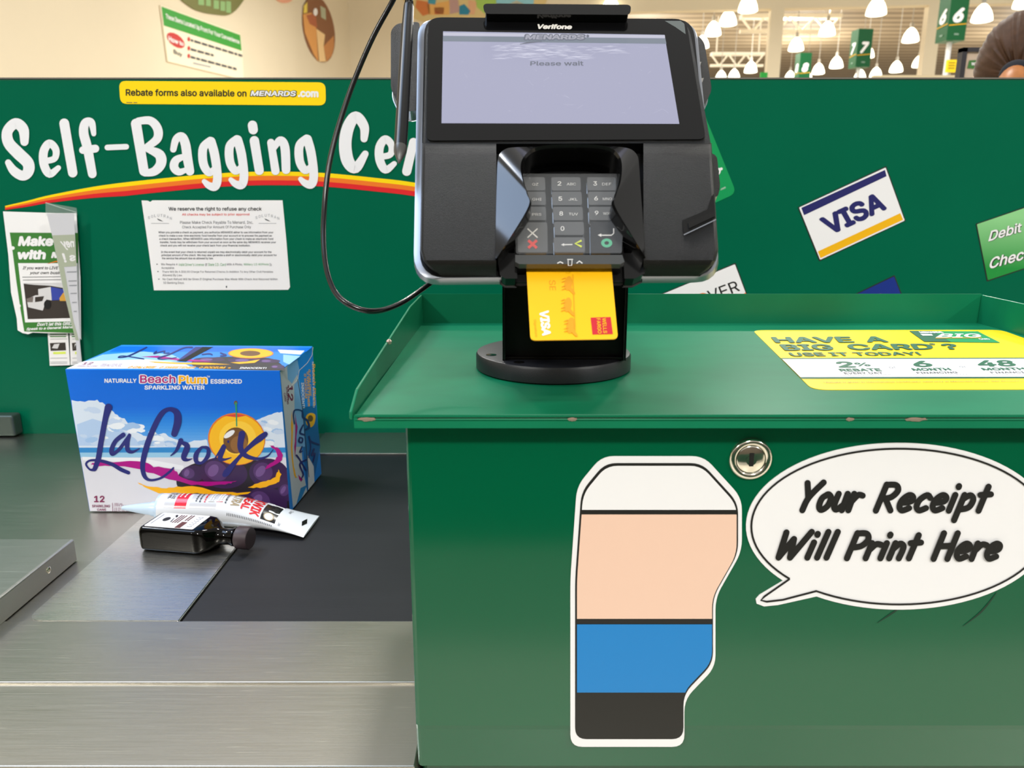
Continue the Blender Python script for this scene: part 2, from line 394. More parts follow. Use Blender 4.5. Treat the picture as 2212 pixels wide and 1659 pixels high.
# check notice (crop 280,420 x6.144)
Q = crop(MP, 280, 420, 6.144)
m, fin = sticker('check_policy_notice', Q, [(160, 80), (240, 82), (275, 100), (305, 78), (2030, 78), (2080, 600), (2130, 1230), (2105, 1265), (325, 1272), (250, 700)], PAPER,
    'white printed check policy notice with torn corner on the green partition', 'notice')
m.text(Q, 'We reserve the right to refuse any check', ((518, 165), (1755, 165), (1755, 228), (522, 228)), .0009, BLACK, .018)
m.text(Q, 'All checks may be subject to prior approval', ((698, 250), (1595, 248), (1597, 285), (700, 288)), .0009, INKR, .012)
m.text(Q, 'Please Make Check Payable To Menard, Inc.', ((672, 352), (1640, 350), (1642, 400), (674, 400)), .0009, INK)
m.text(Q, 'Check Accepted For Amount Of Purchase Only', ((700, 415), (1612, 412), (1614, 458), (702, 460)), .0009, INK)
body = [('When you provide a check as payment, you authorize MENARDS either to use information from your', 385, 505, 1910),
 ('check to make a one-time electronic fund transfer from your account or to process the payment as', 392, 549, 1890),
 ('a check transaction. When MENARDS uses information from your check to make an electronic fund', 398, 592, 1908),
 ('transfer, funds may be withdrawn from your account as soon as the same day MENARDS receives your', 404, 636, 1945),
 ('check and you will not receive your check back from your financial institution.', 410, 680, 1605),
 ('In the event that your check is returned unpaid we may electronically debit your account for the', 420, 766, 1885),
 ('principal amount of the check. We may also generate a draft or electronically debit your account for', 426, 808, 1955),
 ('the service fee amount due as allowed by law.', 432, 850, 1115)]
for t, x, y, x1 in body: m.text(Q, t, (x, y - 17, x1, y + 17), .0009, INK, .012)
for t, x, y, x1 in (('We Require A', 420, 930, 640), ('or', 1005, 932, 1035), ('With A Photo;', 1290, 930, 1500), ('Is', 1860, 930, 1888), ('Acceptable.', 425, 978, 600),
    ('There Will Be A $30.00 Charge For Returned Checks In Addition To Any Other Civil Penalties', 435, 1027, 1905), ('Allowed By Law.', 440, 1075, 705),
    ('No Cash Refund Will Be Given If Original Purchase Was Made With Check And Returned Within', 442, 1127, 1965), ('10 Banking Days.', 450, 1175, 730)):
    m.text(Q, t, (x, y - 18, x1, y + 18), .0009, INK)
for t, x, x1 in (("Valid Driver's License", 652, 990), ('State I.D. Card', 1045, 1280), ('Military I.D W/Photo', 1520, 1850)): m.text(Q, t, (x, 912, x1, 948), .0009, INKG)
for y, x in ((925, 370), (1023, 382), (1123, 394)): m.poly(Q, [(x-10, y-9), (x+12, y), (x-10, y+9)], .0009, INK)
for cx in (405, 1830):
    for k, ch in enumerate('SOLUTRAN'):
        t = (k - 3.5)/3.5; x = cx + t*145; y = 278 + 34*t*t
        m.text(Q, ch, ((x-13, y-18+t*5), (x+13, y-18-t*-5), (x+13, y+18+t*5), (x-13, y+18+t*5)), .0009, INKL)
    m.poly(Q, [(cx-40, 318), (cx+5, 335), (cx+45, 360), (cx+10, 352), (cx-25, 338)], .0009, INK)
    m.line(Q, [(cx-115, 384), (cx+120, 384)], 5, .0009, INKL)
m.poly(Q, ellipse(1288, 1225, 9, 14), .0009, INK)
fin()

# folded flyer (crop 0,430 x4.147)
Q = crop(MP, 0, 430, 4.147)
fl = thing('job_flyer', Q(400, 1480), 'curled white and green hiring flyer with truck photo, taped to the partition', 'flyer')
FGR = mat('flyer_green', (52, 122, 40), .6)
def Qb(x, y, h=0): return Q(x, y, h + .004 + .005*y/900)
m = MB(); m.prism(Qb, [(45, 110), (530, 125), (700, 125), (745, 700), (760, 1250), (720, 1190), (440, 1190), (330, 1185), (290, 1200), (240, 1190), (195, 1165), (185, 1060), (130, 830), (100, 500)], 0, .0004, PAPER)
m.poly(Qb, [(110, 298), (720, 302), (735, 1190), (255, 1175), (220, 990), (180, 750), (140, 480)], .0007, FGR)
m.poly(Qb, [(190, 570), (720, 570), (735, 1085), (262, 1095), (230, 860)], .0010, PAPER)
m.poly(Qb, ellipse(140, 436, 18, 16), .0010, PAPER); m.poly(Qb, ellipse(205, 950, 16, 18), .0010, PAPER)
m.text(Qb, 'Make M', ((192, 330), (640, 330), (645, 420), (185, 420)), .0010, PAPER, .05, .08)
m.text(Qb, 'with', ((185, 450), (438, 450), (436, 538), (180, 538)), .0010, PAPER, .05, .08)
m.text(Qb, 'MEN', ((488, 470), (700, 470), (700, 526), (482, 526)), .0010, PAPER, .05, .1)
m.stroke(Qb, [(455, 575, 3), (520, 556, 9), (590, 552, 12)], .0012, ORA, smooth=False)
m.text(Qb, 'If you want to LIVE TO', ((234, 598), (606, 598), (606, 632), (232, 632)), .0012, BLACK, .015, .2)
m.text(Qb, 'your own business', ((298, 642), (640, 642), (640, 674), (296, 674)), .0012, BLACK, .015, .2)
m.line(Qb, [(232, 694), (640, 690)], 5, .0012, INK); m.line(Qb, [(238, 720), (640, 716)], 5, .0012, INK)
PHD = mat('photo_dark', (52, 44, 38), .5); PHB = mat('photo_blue', (48, 66, 160), .5); PHW = mat('photo_white', (214, 212, 210), .5); PHG = mat('photo_grey', (120, 110, 104), .5)
m.poly(Qb, [(243, 750), (660, 745), (700, 1055), (286, 1066)], .0012, PHD)
m.poly(Qb, [(243, 752), (330, 762), (480, 770), (660, 800), (660, 745)], .0014, PHW)
m.poly(Qb, [(486, 780), (640, 808), (655, 890), (500, 900)], .0016, PHB)
m.poly(Qb, [(375, 800), (486, 780), (498, 900), (380, 880)], .0016, PHW)
m.poly(Qb, [(566, 880), (600, 830), (655, 850), (660, 905), (570, 905)], .0018, mat('photo_yellow', (214, 160, 60), .5))
m.poly(Qb, [(275, 890), (350, 855), (450, 850), (450, 900), (420, 990), (290, 960)], .0018, PHW)
m.poly(Qb, [(350, 870), (430, 862), (415, 905), (350, 915)], .0020, PHD); m.poly(Qb, [(275, 885), (335, 865), (330, 915), (280, 915)], .0020, PHG)
m.poly(Qb, ellipse(460, 935, 30, 40), .0020, BLACK)
m.text(Qb, "Don't let this GREAT", ((372, 1098), (720, 1088), (720, 1118), (368, 1128)), .0010, PAPER, .03, .15)
m.text(Qb, 'Speak to a General Manager', ((278, 1142), (742, 1120), (742, 1150), (272, 1172)), .0010, PAPER, .03, .15)
m.build('sheet', fl)
FLB = mat('flyer_reverse', (214, 214, 218), .7); FSH = mat('flyer_show_through', (176, 184, 160), .7)
def Qf(x, y, h=0): return Q(x, y, h + .018 + .012*(740 - x)/190)
m = MB(); m.prism(Qf, [(525, 125), (722, 125), (735, 420), (745, 700), (765, 1250), (772, 1440), (745, 1445), (735, 1250), (705, 1100), (640, 780), (570, 350)], 0, .0004, FLB)
m.poly(Qf, [(566, 316), (728, 312), (742, 560), (742, 590), (650, 595), (690, 880), (720, 1080), (760, 1250), (735, 1245), (700, 1080), (640, 760)], .0007, FSH)
m.text(Qf, 'ney', ((725, 368), (620, 368), (660, 450), (728, 440)), .0010, PAPER, .04)
m.text(Qf, 's !', ((735, 478), (632, 474), (655, 560), (738, 542)), .0010, PAPER, .04)
for y in (640, 720, 760, 830, 910, 990): m.line(Qf, [(672 + (y-640)*.14, y), (745, y)], 7, .0010, INKL)
m.build('folded_flap', fl)['label'] = 'pale reverse side of the sheet curling forward'
for (x0, x1, x2, x3, y1) in ((440, 622, 640, 460, 1488), (636, 720, 748, 646, 1482)):
    m = MB(); Qt = lambda x, y, h=0: Q(x, y, h + .004)
    m.prism(Qt, [(x0, 1185), (x1, 1185), (x2, y1 - 5), (x3, y1)], 0, .0004, PAPER)
    wd = x1 - x0
    for k in range(2): m.line(Qt, [(x0 + 22, 1207 + 20*k), (x1 - 15, 1207 + 20*k)], 9, .0007, FGR)
    m.poly(Qt, [(x0 + 22, 1285), (x1 - 22, 1280), (x1 - 16, 1350), (x0 + 28, 1355)], .0007, PHD)
    m.poly(Qt, [(x0 + 40, 1330), (x0 + 60, 1295), (x0 + wd*.6, 1290), (x0 + wd*.5, 1335)], .0009, PHW)
    m.poly(Qt, [(x0 + 50, 1365), (x1 - 20, 1362), (x1 - 18, 1382), (x0 + 52, 1385)], .0007, mat('highlighter', (220, 235, 90), .6))
    for y in (1250, 1420, 1455, 1468): m.line(Qt, [(x0 + 25, y), (x1 - 5, y - 2)], 4, .0007, INKL)
    m.build('tear_off_tab', fl)
TAPE = mat('clear_tape', (235, 240, 238), .18, alpha=.10)
m = MB(); m.prism(lambda x, y, h=0: Q(x, y, h + .006), rounded([(428, 30), (705, 78), (712, 150), (430, 150)], 8), 0, .0002, TAPE)
m.line(lambda x, y, h=0: Q(x, y, h + .0065), [(430, 32), (560, 75), (705, 118)], 8, 0, mat('tape_crease', (200, 215, 208), .2, alpha=.6))
tag(m.build('clear_tape_strip'), 'strip of clear tape over the top edge of the curled flyer', 'tape')

# card stickers right (crop 1380,340 x2.659)
Q = crop(MP, 1380, 340, 2.659)
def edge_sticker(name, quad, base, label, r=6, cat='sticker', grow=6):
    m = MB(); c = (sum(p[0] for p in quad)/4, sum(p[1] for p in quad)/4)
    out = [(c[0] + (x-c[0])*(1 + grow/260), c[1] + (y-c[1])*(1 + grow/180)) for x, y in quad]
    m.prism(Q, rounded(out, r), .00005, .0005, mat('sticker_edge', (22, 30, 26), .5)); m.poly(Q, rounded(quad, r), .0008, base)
    return m, (lambda: tag(m.build(name), label, cat))
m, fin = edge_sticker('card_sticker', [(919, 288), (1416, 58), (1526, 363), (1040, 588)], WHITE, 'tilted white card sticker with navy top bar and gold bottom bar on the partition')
m.poly(Q, [(932, 290), (1412, 72), (1421, 108), (948, 332)], .0010, NAVY)
m.poly(Q, [(1027, 540), (1500, 320), (1516, 358), (1042, 578)], .0010, GOLD)
m.text(Q, 'VISA', ((1028, 352), (1368, 196), (1428, 298), (1112, 445)), .0010, NAVY, .045, .14)
fin()
DEB = mat('debit_green', (80, 180, 90), .4)
nt = DEB.node_tree; tc = nt.nodes.new('ShaderNodeTexCoord'); sx = nt.nodes.new('ShaderNodeSeparateXYZ'); rp = nt.nodes.new('ShaderNodeValToRGB')
rp.color_ramp.elements[0].color = (lin(20), lin(140), lin(56), 1); rp.color_ramp.elements[1].color = (lin(140), lin(206), lin(140), 1)
rp.color_ramp.elements[0].position = .15; rp.color_ramp.elements[1].position = .75
nt.links.new(tc.outputs['Generated'], sx.inputs[0]); nt.links.new(sx.outputs[2], rp.inputs[0]); nt.links.new(rp.outputs[0], nt.nodes['Principled BSDF'].inputs['Base Color'])
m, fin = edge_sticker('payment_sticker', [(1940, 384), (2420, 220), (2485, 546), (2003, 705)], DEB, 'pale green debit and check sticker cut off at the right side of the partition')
for t, q in (('Debit', ((2012, 425), (2196, 372), (2204, 428), (2006, 486))), ('Check', ((2018, 580), (2258, 512), (2262, 574), (2012, 644)))):
    m.text(Q, t, q, .0010, BLACK, .05, .2); m.text(Q, t, tuple((x - 2, y - 2) for x, y in q), .0013, WHITE, .02, .2)
fin()
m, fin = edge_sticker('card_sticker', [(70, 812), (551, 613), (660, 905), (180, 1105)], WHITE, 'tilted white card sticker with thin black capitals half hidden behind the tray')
m.text(Q, 'DISC', ((40+80, 880), (330, 800), (348, 862), (140, 945)), .0010, BLACK, .005)
m.poly(Q, ellipse(368, 820, 42, 42), .0010, ORA)
m.text(Q, 'VER', ((388, 768), (556, 706), (582, 764), (408, 832)), .0010, BLACK, .005)
m.poly(Q, [(600, 785), (612, 775), (660, 900), (400, 1005)], .0009, ORA)
fin()
MBL = mat('royal_blue_print', (0, 40, 130), .4)
m, fin = edge_sticker('card_sticker', [(1000, 905), (1464, 684), (1570, 960), (1110, 1180)], MBL, 'dark blue card sticker with an orange disc peeking above the tray rim')
m.poly(Q, ellipse(1385, 835, 52, 52), .0011, mat('pale_orange_print', (240, 178, 96), .4)); m.poly(Q, ellipse(1300, 872, 52, 52), .0010, RED)
fin()
m = MB(); gq = [(-110, -80), (355, -300), (560, 205), (90, 420)]
BG = mat('bright_green_vinyl', (0, 150, 84), .35)
m.prism(Q, rounded(gq, 44, 6), .00005, .0005, BG)
m.text(Q, 'o', ((440, 66), (470, 56), (470, 96), (440, 106)), .0008, WHITE, .05); m.poly(Q, ellipse(473, 66, 8, 8), .0008, WHITE); m.text(Q, '.com', ((468, 180), (497, 168), (497, 178), (468, 190)), .0008, WHITE)
tag(m.build('payment_sticker'), 'bright green rounded sticker half hidden behind the card terminal', 'sticker')

# ------------------------------------------------------------------ steel counter with conveyor belt
ck = thing('checkout_counter', (-.3, .85, 0), 'brushed steel checkout counter with black conveyor belt left of the green stand', 'counter')
XL, XR = -1.35, -.0695; xb = -.3168; y0b, y1b = .654, 1.136
def slab(x0, x1, y0, y1, z0, z1, mm, name, bev=.0008):
    m = MB(); m.box(((x0+x1)/2, (y0+y1)/2, (z0+z1)/2), (x1-x0, y1-y0, z1-z0), mm); return m.build(name, ck, bevel=bev)
yf = .466; ym = .572
slab(XL, XR, ym - .012, y0b, ZB - .03, ZB, STEEL, 'front_rail')
slab(XL, XR, yf, ym, ZB - .03, ZB - .0022, STEEL, 'front_plate')
slab(XL, xb, y0b, YP, ZB - .03, ZB - .0012, STEEL, 'side_plate')
slab(xb, XR, y1b, YP, ZB - .03, ZB + .0005, STEELD, 'rear_rail')
slab(xb + .001, XR, y0b + .0015, y1b - .001, ZB - .03, ZB - .002, RUB, 'conveyor_belt', .002)
slab(XL, XR, yf + .01, YP, .04, ZB - .03, mat('counter_body_paint', (30, 34, 32), .5), 'base_cabinet', .002)
m = MB()
m.prism(frame((0, 0, ZB - .0012), (1, 0, 0), (0, 1, 0)), rounded([(-.462, y0b + .001), (xb - .001, y0b + .001), (xb - .001, y1b), (-.462, y1b)], [.016, 0, 0, .016]), 0, .0016, STEEL2)
m.build('transition_plate', ck, bevel=.0006)
# raised scanner frame at the left
xs, ysb, hs = -.4815, .780, .025
pf = MB(); zz = ZB + .0002
outer = [(-.92, .45), (xs, .45), (xs, ysb), (-.92, ysb)]; inner = [(-.90, .47), (xs - .075, .47), (xs - .075, ysb - .055), (-.90, ysb - .055)]
K = frame((0, 0, zz), (1, 0, 0), (0, 1, 0))
pf.loft([[K(x, y, 0) for x, y in outer], [K(x, y, hs) for x, y in outer], [K(x, y, hs) for x, y in inner], [K(x, y, hs - .006) for x, y in inner]], STEELD, cap0=False, cap1=True)
sp_ = thing('scanner_platform', (-.70, .6, ZB), 'low raised steel scanner platform with a side screw at the left edge of the counter', 'scanner')
fr = pf.build('platform_frame', sp_, bevel=.002, seg=3)
m = MB(); p = on_plane(105, 1231, V((xs, 0, 0)), V((1, 0, 0))); m.lathe(p - V((.001, 0, 0)), [(.0036, 0), (.0036, .0016), (.003, .0022), (.0012, .0024), (.0010, .0012)], CHROME, 16, axis=(1, 0, 0)); m.build('screw', fr, smooth=40)
m = MB(); m.box((xs - .24, .62, zz + hs - .0045), (.33, .2, .0016), mat('scanner_glass', (170, 176, 176), .06, spec=.8)); m.build('scanner_window', sp_)
# grey end block in the far left corner
p = on_z(22, 950, ZB)
m = MB(); m.box((p.x - .15, YP - .0125, ZB + .0190), (.3, .024, .036), mat('corner_block_steel', (84, 96, 90), .35, .6)); tag(m.build('corner_block', bevel=.004, seg=3), 'small dull steel block where the counter meets the partition at far left', 'block')

# ------------------------------------------------------------------ green payment stand: cabinet body, tray, lock
MC = plane_map((0, YC, 0), PN)
st = thing('payment_stand', (.2, YC, 0), 'glossy dark green metal stand with shallow tray top and round lock', 'cabinet')
xcl = -.0668; xcr = .49
zk = MC(1200, 1578).z; zbt = MC(1200, 1668).z
prof = [(0, ZT - .004), (0, zk + .004), (.001, zk), (.0062, zbt), (.010, zbt - .004), (.03, zbt - .004), (.03, .02), (.32, .02), (.32, ZT - .004)]
m = MB()
m.loft([[V((x, YC + a, z)) for a, z in prof] for x in (xcl, xcr)], G_CAB)
m.build('cabinet_body', st, bevel=.0032, seg=3)
# tray: folded sheet
ytf = YC - .016; ytb = .782; xl0, xl1, xr0, xr1 = -.0955, -.0915, .5, .478; rimz = ZT + .027; th = .002
xr0 = .478
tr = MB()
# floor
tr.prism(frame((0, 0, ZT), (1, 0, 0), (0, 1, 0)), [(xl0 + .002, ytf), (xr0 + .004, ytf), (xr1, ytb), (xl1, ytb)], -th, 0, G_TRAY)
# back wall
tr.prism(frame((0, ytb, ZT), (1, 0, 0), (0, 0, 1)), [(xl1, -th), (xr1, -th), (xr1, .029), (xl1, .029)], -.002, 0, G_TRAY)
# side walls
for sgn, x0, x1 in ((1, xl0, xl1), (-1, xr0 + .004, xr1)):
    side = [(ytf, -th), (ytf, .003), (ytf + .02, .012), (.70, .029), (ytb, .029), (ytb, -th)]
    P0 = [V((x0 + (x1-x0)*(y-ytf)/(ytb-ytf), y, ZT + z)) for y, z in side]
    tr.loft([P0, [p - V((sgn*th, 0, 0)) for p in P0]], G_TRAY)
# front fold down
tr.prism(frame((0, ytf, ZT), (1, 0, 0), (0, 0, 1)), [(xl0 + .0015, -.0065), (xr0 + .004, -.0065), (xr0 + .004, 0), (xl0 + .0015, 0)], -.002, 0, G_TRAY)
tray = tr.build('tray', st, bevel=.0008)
m = MB()
for x0, wd in ((xl0 + .003, .011), (.033, .006), (.235, .014), (.2, .005)):
    m.prism(frame((x0, ytf - .0002, ZT - .0008), (1, 0, 0), (0, 0, 1)), jag(ellipse(wd/2, -.0008, wd/2, .0011, n=10), .0003, 2, int(x0*1e3)), -.0004, .0004, CHIP)
p = V((-.0935, .575, ZT + .0205)); m.lathe(p, [(.0018, -.002), (.0022, 0), (.001, .0015)], CHIP, 8)
m.build('paint_chips', tray)['kind'] = 'stuff'
lp = MC(1621, 991)
lk = MB(); R0 = .0136
lk.lathe(lp, [(R0, 0), (R0, .001), (R0*.93, .0022), (R0*.80, .0026), (R0*.70, .0018), (R0*.64, .0006)], CHROME, 40, axis=PN)
lo = lk.build('lock', st, smooth=50); lo['label'] = 'round polished nickel lock'
m = MB(); m.lathe(lp, [(R0*.66, 0), (R0*.66, .0014), (R0*.6, .002), (.0001, .0020)], CHROME, 32, axis=PN)
KF = frame(lp, (1, 0, 0), (0, 0, 1)); 
m.poly(KF, ellipse(0, -.0003, .0034, .0034), .0023, CHROME); m.poly(KF, [(-.0014, -.0042), (.0014, -.0042), (.0014, .0046), (-.0014, .0046)], .0025, BLACK)
m.build('lock_cylinder', lo, smooth=40)
m = MB()
for q in (((2152, 1280), (2120, 1320), (2080, 1352)), ((1953, 1306), (1925, 1325), (1895, 1345))):
    m.stroke(MC, [(q[0][0], q[0][1], 1.5), (q[1][0], q[1][1], 4), (q[2][0], q[2][1], 1)], .0003, mat('scratch_mark', (10, 52, 34), .5))
m.build('scratches', st)['kind'] = 'stuff'

# speech bubble sticker
m = MB()
def bubble(rx, ry, tl, tr_, tip, tipw):
    cx, cy = 1941, 1136
    a0 = math.atan2((tr_[1]-cy)/ry, (tr_[0]-cx)/rx); a1 = math.atan2((tl[1]-cy)/ry, (tl[0]-cx)/rx)
    if a1 < a0: a1 += 2*PI
    # the long way round, from the tail's left root over the top to its right root
    pts = ellipse(cx, cy, rx, ry, n=90, a0=a1, a1=a0 + 2*PI)
    return pts + tip
out = bubble(330, 180, (1677, 1260), (1753, 1296), [(1680, 1306), (1650, 1309), (1634, 1303), (1632, 1293), (1640, 1284)], 0)
m.prism(MC, out, .00005, .0006, WHITE)
inn = bubble(319, 168, (1692, 1255), (1752, 1283), [(1690, 1294), (1655, 1298), (1643, 1295), (1650, 1287)], 0)
m.line(MC, inn + inn[:1], 4.2, .0010, BLACK)
Q = crop(MC, 1500, 930, 3.107)
HAND = {'Y': (.60, [[(.05, .95), (.24, .48)], [(.56, .97), (.26, .48), (.2, .06)]]), 'o': (.50, [[(.26, .58), (.1, .46), (.09, .2), (.2, .07), (.36, .2), (.38, .46), (.27, .58), (.2, .56)]]),
 'u': (.50, [[(.08, .6), (.07, .22), (.18, .08), (.34, .22)], [(.37, .6), (.37, .06)]]), 'r': (.42, [[(.08, .6), (.08, .06)], [(.1, .38), (.22, .56), (.37, .54)]]),
 'R': (.66, [[(.1, .95), (.1, .06)], [(.1, .94), (.38, .93), (.5, .74), (.38, .52), (.12, .47)], [(.24, .46), (.52, .07)]]), 'e': (.50, [[(.1, .33), (.35, .38), (.36, .53), (.22, .59), (.08, .42), (.08, .2), (.2, .07), (.38, .15)]]),
 'c': (.47, [[(.37, .5), (.25, .59), (.09, .43), (.08, .2), (.2, .07), (.37, .15)]]), 'i': (.28, [[(.1, .6), (.1, .06)], [(.1, .86), (.1, .90)]]), 'p': (.52, [[(.09, .6), (.09, -.26)], [(.1, .46), (.26, .59), (.4, .44), (.36, .18), (.12, .1)]]),
 't': (.40, [[(.17, .88), (.17, .06)], [(.03, .60), (.33, .62)]]), 'W': (.88, [[(.06, .95), (.15, .06)], [(.15, .06), (.36, .72)], [(.36, .72), (.48, .06)], [(.48, .06), (.78, .97)]]), 'l': (.27, [[(.1, .97), (.1, .06)]]),
 'P': (.58, [[(.1, .95), (.1, .06)], [(.1, .94), (.38, .93), (.5, .72), (.38, .5), (.12, .44)]]), 'n': (.50, [[(.08, .6), (.08, .06)], [(.09, .4), (.22, .58), (.37, .46), (.37, .06)]]), 'H': (.68, [[(.1, .95), (.1, .06)], [(.52, .95), (.52, .06)], [(.12, .5), (.5, .52)]])}
for t, xl, xr, yb, yt in (('Your', 700, 1145, 543, 338), ('Receipt', 1190, 2005, 545, 348), ('Will', 537, 980, 858, 668), ('Print', 995, 1535, 862, 672), ('Here', 1575, 2062, 866, 672)):
    S = []; x = 0
    for ch in t:
        for st_ in HAND[ch][1]: S.append([(x + a_ + .36*b_, b_) for a_, b_ in st_])
        x += HAND[ch][0]
    x0 = min(p[0] for q in S for p in q) - .10; x1 = max(p[0] for q in S for p in q) + .10; sx_ = (xr - xl)/(x1 - x0); sy_ = yb - yt
    for q in S: m.stroke(Q, [(xl + (p[0] - x0)*sx_, yb - p[1]*sy_, 41) for p in q], .0010, BLACK)
tag(m.build('speech_bubble_sticker'), 'white oval speech bubble sticker with bold black receipt lettering on the stand', 'sticker')
# die-cut decal beside it, plain colour fields only
m = MB()
SK = mat('peach_vinyl', (236, 200, 178), .4); SB = mat('blue_vinyl', (22, 128, 200), .4); SBK = mat('black_vinyl', (22, 22, 20), .4)
blob = rounded([(1300, 985), (1520, 985), (1602, 1075), (1602, 1190), (1545, 1290), (1545, 1440), (1478, 1510), (1478, 1612), (1232, 1612), (1232, 1250), (1246, 1050)], 26)
m.prism(MC, blob, .00005, .0006, WHITE)
def inset(f, pts): 
    cx, cy = sum(p[0] for p in pts)/len(pts), sum(p[1] for p in pts)/len(pts); return [(cx+(x-cx)*f, cy+(y-cy)*f) for x, y in pts]
fld = inset(.93, blob)
def fclip(y0, y1):                        # the field between two heights, straight cuts
    def cut(P, keep, yc):
        o = []
        for i in range(len(P)):
            p, q = P[i-1], P[i]
            if keep(p) != keep(q):
                t = (yc - p[1])/(q[1] - p[1]); o.append((p[0] + t*(q[0]-p[0]), yc))
            if keep(q): o.append(q)
        return o
    return cut(cut(fld, lambda p: p[1] >= y0, y0), lambda p: p[1] <= y1, y1)
m.poly(MC, inset(.95, blob), .0008, SBK)
for y0, y1, mm in ((900, 1100, WHITE), (1110, 1335, SK), (1347, 1494, SB)): m.poly(MC, fclip(y0, y1), .0010, mm)
tag(m.build('die_cut_sticker'), 'tall white-edged sticker with white, peach, blue and black bands on the stand', 'sticker')

# promotional sticker lying in the tray (crop 1600,620 x3.614)
MT = plane_map((0, 0, ZT), (0, 0, 1)); Q = crop(MT, 1600, 620, 3.614)
TL, TR, BL = Q(92, 340), Q(2030, 337), Q(560, 806); BR = TR + (BL - TL); BR.x = min(BR.x, .474)
SF = lambda x, y, h=0: (TL*(1-x)*(1-y) + TR*x*(1-y) + BR*x*y + BL*(1-x)*y) + V((0, 0, h))
m = MB()
RW = rounded([(TL.x, TL.y), (TR.x, TR.y), (BR.x, BR.y), (BL.x, BL.y)], .012); WF = frame((0, 0, ZT), (1, 0, 0), (0, 1, 0))
m.prism(WF, RW, .00005, .0004, YEL)
def yfrac(cy): return (Q(400, cy).y - TL.y)/(BL.y - TL.y)
for f0, f1, mm, h in ((yfrac(560), yfrac(722), DGRN, .0006), (yfrac(570), yfrac(712), WHITE, .0008)):
    m.poly(SF, [(0.0, f0), (1.0, f0), (1.0, f1), (0.0, f1)], h, mm)
H = .0010
for t, q, mm, bd in (('HAVE', ((232, 398), (850, 395), (893, 440), (272, 443)), DGRN, .035), ('A', ((952, 393), (1112, 393), (1160, 438), (985, 439)), DGRN, .035),
    ('BIG', ((296, 455), (690, 453), (740, 501), (345, 504)), DGRN, .035), ('CARD', ((812, 452), (1480, 450), (1515, 496), (855, 500)), DGRN, .035), ('?', ((1548, 450), (1668, 450), (1712, 495), (1600, 496)), DGRN, .035),
    ('®', ((1465, 446), (1510, 446), (1522, 460), (1478, 460)), DGRN, .02), ('USE IT TODAY!', ((368, 520), (1380, 514), (1418, 540), (402, 549)), DGRN, .03),
    ('2', ((730, 590), (862, 590), (905, 637), (768, 639)), DGRN, .035), ('%', ((880, 600), (988, 599), (1020, 626), (905, 628)), DGRN, .02), ('REBATE', ((758, 648), (1082, 644), (1105, 666), (782, 669)), DGRN, .035),
    ('EVERY DAY', ((800, 676), (1098, 673), (1118, 687), (815, 690)), INK, .01), ('on Menards® purchases', ((778, 693), (1180, 689), (1200, 699), (790, 704)), INKL, 0),
    ('or', ((1150, 632), (1205, 631), (1222, 643), (1165, 644)), INKL, 0), ('6', ((1322, 586), (1465, 585), (1510, 632), (1360, 635)), DGRN, .035), ('MONTH', ((1325, 643), (1620, 640), (1650, 661), (1348, 664)), DGRN, .035),
    ('FINANCING', ((1365, 673), (1680, 669), (1698, 683), (1382, 687)), INK, .01), ('on purchases over $299', ((1340, 690), (1760, 686), (1775, 696), (1352, 701)), INKL, 0),
    ('or', ((1698, 628), (1752, 627), (1770, 638), (1712, 639)), INKL, 0), ('48', ((1828, 581), (2115, 579), (2160, 628), (1858, 632)), DGRN, .035), ('MONTH', ((1868, 641), (2200, 637), (2235, 657), (1895, 661)), DGRN, .035),
    ('FINANCING', ((1940, 671), (2290, 667), (2310, 680), (1960, 684)), INK, .01), ('on purchases over', ((1900, 688), (2230, 684), (2245, 694), (1915, 698)), INKL, 0),
    ('*Rebate is given in merchandise certificates valid only at Menards® Stores. See Account Terms for details.', ((640, 750), (2480, 738), (2490, 747), (650, 761)), INK, 0)):
    m.text(Q, t, q, H, mm, bd, .0)
m.poly(Q, [(1315, 349), (1850, 352), (2025, 441), (1432, 433)], .0008, BG); m.poly(Q, [(1315, 349), (1500, 350), (1640, 436), (1432, 433)], .0009, DGRN)
m.text(Q, 'MENARDS', ((1385, 355), (1560, 355), (1590, 368), (1405, 369)), .0011, WHITE, .06); m.text(Q, 'BIG', ((1545, 372), (1850, 372), (1905, 402), (1520, 404)), .0011, WHITE, .03, .2)
m.line(Q, [(1520, 408), (1880, 405)], 4, .0011, GOLD); m.text(Q, 'CARD', ((1850, 410), (1930, 410), (1950, 420), (1865, 421)), .0011, WHITE, .04); m.poly(Q, [(1400, 374), (1490, 376), (1500, 388), (1420, 388)], .0011, WHITE)
tag(m.build('promotional_sticker'), 'yellow and white rebate card sticker lying flat in the green tray', 'sticker')

# ------------------------------------------------------------------ payment terminal on its swivel stand
ty, tl_, tr2 = math.radians(2.14), math.radians(41.94), math.radians(-.24)
TR3 = Matrix.Rotation(ty, 3, 'Z') @ Matrix(((1, 0, 0), (0, math.sin(tl_), -math.cos(tl_)), (0, math.cos(tl_), math.sin(tl_)))) @ Matrix.Rotation(tr2, 3, 'Z')
TC = V((.0304, .5501, 1.265 + .0752)); TN = TR3 @ V((0, 0, 1)); TX = TR3 @ V((1, 0, 0)); TY = TR3 @ V((0, 1, 0))
def TP(z): return plane_map(TC + TN*z, TN)
def tpx(px, py, z): return on_plane(px, py, TC + TN*z, TN)
T0 = TP(0); Q1 = lambda z: crop(TP(z), 840, 0, 2.911); Q8 = lambda z: crop(TP(z), 1040, 300, 5.184)
DX, DY = .0376, .577; zdt = ZT + .0125
tm = thing('card_terminal', (DX, DY, ZT), 'black card payment terminal with lit screen and shielded keypad on a round swivel base', 'terminal')
def ring(px, z, r): return [tpx(x, y, z) for x, y in rounded(px, r, 6)]
m = MB()
RB = [(917, 37), (1497, 42), (1551, 592), (906, 598)]
